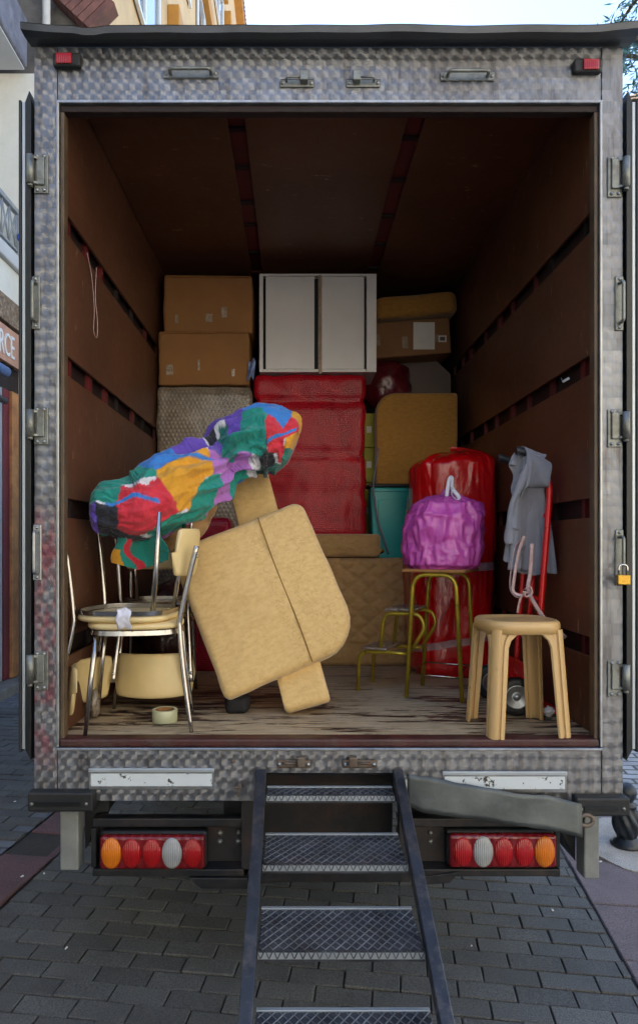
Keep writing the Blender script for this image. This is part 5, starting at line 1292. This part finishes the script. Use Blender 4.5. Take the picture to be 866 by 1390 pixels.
# grey jacket thrown over its grip
jk = thing('jacket', 'crumpled grey jacket thrown over the grip of the red hand truck', 'jacket', P(740, 740, 3.05))
JU, JV = 44, 56
hk0, hk1 = htp(1.0, 2.99) + Vector((-.06, 0, .10)), htp(1.0, 2.99) + Vector((-.155, 0, .158))
jx = []
for j in range(JV):
    for i in range(JU):
        u, v = 2 * i / (JU - 1) - 1, 2 * j / (JV - 1) - 1; u, v = u * math.sqrt(1 - v * v / 2), v * math.sqrt(1 - u * u / 2)
        jx.append((hk0.x + .03 + u * .31, 2.955 + v * .33, hk1.z + .05 + .015 * math.sin(u * 21 + v * 7)))
def jcol(x):
    x = push_capsule(x, hk0, hk1, .026); x = push_capsule(x, (1.06, 2.955, 1.66), (1.05, 2.95, 1.90), .085); x = push_capsule(x, htp(.3, 2.99), htp(1.0, 2.99), .022); x = push_capsule(x, htp(.3, 3.12), htp(.86, 3.12), .02); x = push_capsule(x, htp(.3, 3.25), htp(1.0, 3.25), .02)
    x[:, 0] = np.minimum(x[:, 0], OR - .008); return x
hkd = hk1 - hk0; pins = []
for i, p in enumerate(jx):
    t_ = (p[0] - hk0.x) / hkd.x
    if -.4 < t_ < .55 and abs(p[1] - 2.99) < .022:
        q_ = hk0 + hkd * max(-.3, t_); jx[i] = (p[0], p[1], q_.z + .028 - 6 * (p[1] - 2.99) ** 2); pins.append(i)
jp = drape_cloth(jx, JU, JV, jcol, 260, np.array(pins))
jm = MB(); jm.add([tuple(p) for p in jp], [(j * JU + i, j * JU + i + 1, (j + 1) * JU + i + 1, (j + 1) * JU + i) for j in range(JV - 1) for i in range(JU - 1)], True)
JS = []
for j in range(40):
    for i in range(22): JS.append((hk0.x + .03 + (i / 21 - .40) * .24 + .01 * math.sin(j * .6), 2.965 + (j / 39 - .60) * .44, hk1.z + .085 + .01 * math.sin(i * .9)))
def scol(x):
    for a_, b_, r_ in ((hk0 + Vector((.05, 0, -.03)), hk1, .036), (Vector((1.06, 2.955, 1.66)), Vector((1.05, 2.95, 1.90)), .105)): x = push_capsule(x, a_, b_, r_)
    x[:, 0] = np.minimum(x[:, 0], OR - .012); return x
spin = [i for i, p in enumerate(JS) if abs(p[1] - 2.985) < .016 and hk0.x - .04 < p[0] < hk0.x + .05]
for i in spin: JS[i] = (JS[i][0], JS[i][1], hk0.z + .042)
sl_ = drape_cloth(JS, 22, 40, scol, 230, np.array(spin), seed=8)
sm_ = MB(); sm_.add([tuple(p) for p in sl_], [(j * 22 + i, j * 22 + i + 1, (j + 1) * 22 + i + 1, (j + 1) * 22 + i) for j in range(39) for i in range(21)], True)
so_ = sm_.build('sleeve', M['grey_cloth'], jk, recalc=False); so_.modifiers.new('solid', 'SOLIDIFY').thickness = .006; so_.modifiers.new('sub', 'SUBSURF').render_levels = 1
jo = jm.build('body', M['grey_cloth'], jk, recalc=False); jo.modifiers.new('solid', 'SOLIDIFY').thickness = .005; jo.modifiers.new('sub', 'SUBSURF').render_levels = 1
sY = 2.95
cords = [[(712, 728), (700, 742), (694, 775), (693, 800), (703, 811), (714, 804)], [(722, 738), (720, 775), (717, 800), (727, 822), (742, 843), (768, 866)], [(712, 728), (704, 750), (698, 785), (697, 803), (708, 808), (715, 803)], [(715, 803), (707, 812), (702, 832)], [(712, 800), (719, 797), (721, 806), (713, 810), (711, 803)]]
cd = thing('tie_cord', 'pale pinkish woven cord knotted round the hand truck rails', 'cord', P(712, 800, sY))
for i, q in enumerate(cords):
    MB().tube(spline([P(x, y, sY - .012 * i + .01 * math.sin(k)) for k, (x, y) in enumerate(q)], 6), .0065, 6, flat=(1.4, .4)).build('strand', M['strap'], cd)

# ------------------------------------------------------------------ small things
tr_ = FL(221, 983); tc_ = Vector((tr_.x, tr_.y + .045, FZ))
tpr = thing('tape_roll', 'roll of pale parcel tape lying on the floor by the chairs', 'tape roll', tc_)
MB().lathe([(.039, .0), (.052, .0), (.053, .002), (.053, .049), (.052, .051), (.039, .051), (.039, 0)], tc_, 36).build('tape', M['tape_side'], tpr)
MB().lathe([(.0385, .001), (.0385, .0505), (.036, .0505), (.036, .001), (.0385, .001)], tc_, 36).build('core', M['card'], tpr)
pp_ = FL(747, 974); single(blob((pp_.x, pp_.y + .02, FZ + .018), .026, .024, .022, .5, 3.0, 2, 18, 12, flat=-.8), 'paper_scrap', M['paper'], 'crumpled white paper scrap on the floor by the plastic stool', 'paper')
sb = FL(126, 977); single(blob((sb.x, sb.y + .03, FZ + .06), .022, .03, .065, .3, 3.0, 5, 18, 16, flat=-.93), 'plastic_bag', M['clear_bubble'], 'small clear plastic packet standing by the left wall', 'packet')
kp = P(769, 517, 0); yk = (OR - .006) * F / (769 - CX)
pk_ = MB().grid(lambda u, v: Vector((OR - .008 - .012 * math.sin(u * 3), yk - .04 + .08 * u + .01 * v, H - (523 - CY) * yk / F + .012 * v + .035 * abs(u - .5) + .02 * u)), 8, 4)
single(pk_, 'plastic_tie', M['paper'], 'white plastic tie caught in the slot of the right wall', 'tie')
ys = (OR - .002) * F / (806 - CX)
st_ = thing('wall_sticker', 'small printed sticker on the right wall panel near the door jamb', 'sticker', (OR - .002, ys, 2.35))
for z0, z1, c in ((.0, .06, 'paper'), (.065, .10, 'print'), (.105, .17, 'orange')):
    MB().box((OR - .0025, ys - .03, 2.27 + z0), (OR - .0012, ys + .03, 2.27 + z1)).build('print_block', M[c], st_)
yw = -(OL + .006) * F / -(128 - CX); yw = abs(OL + .006) * F / abs(128 - CX)
wr = spline([Vector((OL + .010, yw - .12, 3.03 - .02)), Vector((OL + .012, yw - .06, 2.93)), Vector((OL + .012, yw - .02, 2.80)), Vector((OL + .012, yw - .03, 2.70)), Vector((OL + .012, yw + .02, 2.685)), Vector((OL + .012, yw + .03, 2.76)), Vector((OL + .011, yw + .0, 2.86)), Vector((OL + .010, yw + .02, 3.0))], 8)
single(MB().tube(wr, .0014, 6), 'string_loop', M['strap'], 'thin pale string loop hanging from the slot of the left wall', 'string')
pl = thing('padlock', 'small brass padlock hanging on the grab handle of the right post', 'padlock', (X(842), D - .045, Z(796)))
pcx, pcz = X(837), Z(781)
MB().box((pcx - .024, D - .062, pcz - .034), (pcx + .024, D - .040, pcz + .004), .004, 3).build('body', M['brass'], pl)
MB().tube(arc([(pcx - .016, D - .051, pcz + .002), (pcx - .016, D - .051, pcz + .042), (pcx + .016, D - .051, pcz + .042), (pcx + .016, D - .051, pcz + .002)], 8, .016), .004, 10).build('shackle', M['chrome'], pl)

# ------------------------------------------------------------------ right side of the street: bollard, wall, trees
M['iron'] = simple('cast_iron', '#252a30', 0.4, 0.3, 0.25, 20, 0.3, 60, dirt=0.3, dirtcol='#5c5a55')
bo_ = P(850, 1149, H * F / (1149 - CY)); bo_.z = 0.006
blr = thing('bollard', 'short dark cast-iron bollard with ball top and twisted shaft', 'bollard', bo_)
MB().lathe([(0, 0), (.085, 0), (.088, .012), (.075, .022), (.070, .035), (.052, .045), (.050, .05)], (0, 0, 0), 28).build('base', M['iron'], blr, world=False)
def shaft(u, v):
    a = 2 * PI * u; r = (.050 + .022 * math.sin(PI * min(1, v * 1.05))) * (1 + .09 * math.sin(8 * (a + 1.3 * v))); return Vector((math.cos(a) * r, math.sin(a) * r, .05 + .17 * v))
MB().grid(shaft, 64, 16, True).build('shaft', M['iron'], blr, world=False)
MB().lathe([(.046, .22), (.056, .225), (.056, .24), (.036, .25), (.038, .262), (.052, .28), (.056, .305), (.050, .335), (.03, .355), (0, .362)], (0, 0, 0), 28).build('ball', M['iron'], blr, world=False)
M['pale_stone'] = simple('pale_wall', '#a3acb4', 0.8, 0, 0.12, 3, 0.4, 30, 0.004, dirt=0.3)
gw = thing('garden_wall', 'pale stone garden wall with coping below the trees', 'wall', (8, 9.6, 0))
MB().box((3.6, 9.4, 0), (14, 9.8, 2.25)).build('wall', M['pale_stone'], gw); MB().box((3.55, 9.34, 2.251), (14, 9.86, 2.37), .015).build('coping', M['pale_stone'], gw)
MB().box((3.58, 9.38, 1.35), (14, 9.399, 1.50), .004).build('band', M['pale_stone'], gw); MB().box((4.1, 9.30, 0.0), (14, 9.37, 0.62), .01).build('plinth', M['pale_stone'], gw)
M['bark'] = simple('bark', '#4a3c30', 0.9, 0, 0.35, 12, 0.9, 30, 0.02)
def leafmat(name, a, b):
    g = N(name); ge = g.n('ShaderNodeNewGeometry'); col = g.mix(ge.outputs['Random Per Island'], hexc(a), hexc(b))
    g.set(col=col, rough=0.6, spec=0.3)
    tr = g.n('ShaderNodeBsdfTranslucent'); g.l(col, tr.inputs[0]); ms_ = g.n('ShaderNodeMixShader'); ms_.inputs[0].default_value = .3
    g.l(g.b.outputs[0], ms_.inputs[1]); g.l(tr.outputs[0], ms_.inputs[2]); g.l(ms_.outputs[0], g.o.inputs[0]); return g.m
M['needle'] = leafmat('conifer_foliage', '#2f5056', '#47656a'); M['leaf'] = leafmat('broad_leaf', '#4f7a26', '#86a03a')
def tree(name, label, base, h, kind, seed, spread):
    rnd = random.Random(seed); t = thing(name, label, 'tree', base); base = Vector(base)
    tr = MB(); tr.tube(spline([base, base + Vector((.1, .05, h * .35)), base + Vector((-.05, .1, h * .7)), base + Vector((0, 0, h))], 5), [.22 * (1 - .9 * i / 15) for i in range(16)], 10)
    lf = MB(); ends = []
    nb = 84 if kind == 'conifer' else 34
    for k in range(nb):
        f = rnd.uniform(.14, .97); z = h * f; a = rnd.uniform(0, 2 * PI)
        L = spread * ((1.05 - f) if kind == 'conifer' else math.sin(PI * min(1, f * .9 + .12)) * .9) * rnd.uniform(.75, 1.15) + .3
        d = Vector((math.cos(a), math.sin(a), 0)); p0 = base + Vector((0, 0, z)); dr = (-.12 if kind == 'conifer' else .35)
        q = spline([p0, p0 + d * L * .4 + Vector((0, 0, L * .10)), p0 + d * L * .75 + Vector((0, 0, L * dr * .4)), p0 + d * L + Vector((0, 0, L * dr))], 4)
        tr.tube(q, [.05 * (1 - .85 * i / (len(q) - 1)) for i in range(len(q))], 5, False)
        for i, p in enumerate(q):
            fr = i / (len(q) - 1)
            if fr < .25: continue
            m = int((30 if kind == 'conifer' else 26) * (.6 + .7 * L / spread))
            for _ in range(m):
                o = Vector((rnd.gauss(0, 1), rnd.gauss(0, 1), rnd.gauss(0, .45 if kind == 'conifer' else .8))) * (.17 if kind == 'conifer' else .26) * (1.2 - .4 * fr)
                c = p + o; s = rnd.uniform(.05, .10) if kind == 'conifer' else rnd.uniform(.05, .09)
                ax = (d + Vector((rnd.gauss(0, .6), rnd.gauss(0, .6), rnd.gauss(0, .5)))).normalized(); sd = ax.cross(Vector((rnd.gauss(0, 1), rnd.gauss(0, 1), rnd.gauss(0, 1)))).normalized()
                if kind == 'conifer': lf.add([c - ax * s, c + sd * s * .22, c + ax * s * 1.3, c - sd * s * .22], [(0, 1, 2, 3)])
                else: lf.add([c - ax * s, c + sd * s * .5, c + ax * s, c - sd * s * .5], [(0, 1, 2, 3)])
    tr.build('trunk', M['bark'], t); lf.build('crown', M['needle' if kind == 'conifer' else 'leaf'], t, recalc=False)
    return t
tree('conifer', 'dark blue-green conifer reaching over the truck roof behind the wall', (6.05, 11.2, 0), 13.5, 'conifer', 4, 4.4)
tree('leafy_tree', 'sunlit yellow-green leafy tree standing behind the conifer', (9.4, 14.5, 0), 9.0, 'leafy', 9, 4.0)
tree('leafy_tree', 'broad leafy tree far down the street behind the pale wall', (12.5, 21.0, 0), 11.0, 'leafy', 15, 4.5)

lt = MB(); rl_ = random.Random(12)
for px, py in ((750, 1238), (640, 1287), (30, 1192), (60, 1188), (180, 1150), (840, 1168), (815, 1172), (90, 1290), (20, 1090)):
    c = P(px, py, H * F / (py - CY)); c.z = .006; a = rl_.uniform(0, PI); l_ = rl_.uniform(.004, .010); d = Vector((math.cos(a), math.sin(a), 0)) * l_; e = Vector((-math.sin(a), math.cos(a), 0)) * l_ * rl_.uniform(.3, .8)
    lt.add([c - d - e, c + d - e, c + d + e + Vector((0, 0, .004)), c - d + e, c + Vector((0, 0, .006))], [(0, 1, 4), (1, 2, 4), (2, 3, 4), (3, 0, 4)])
tag(lt.build('street_litter', M['paper'], recalc=False), 'small pale paper scraps and stubs scattered over the paving', kind='stuff')
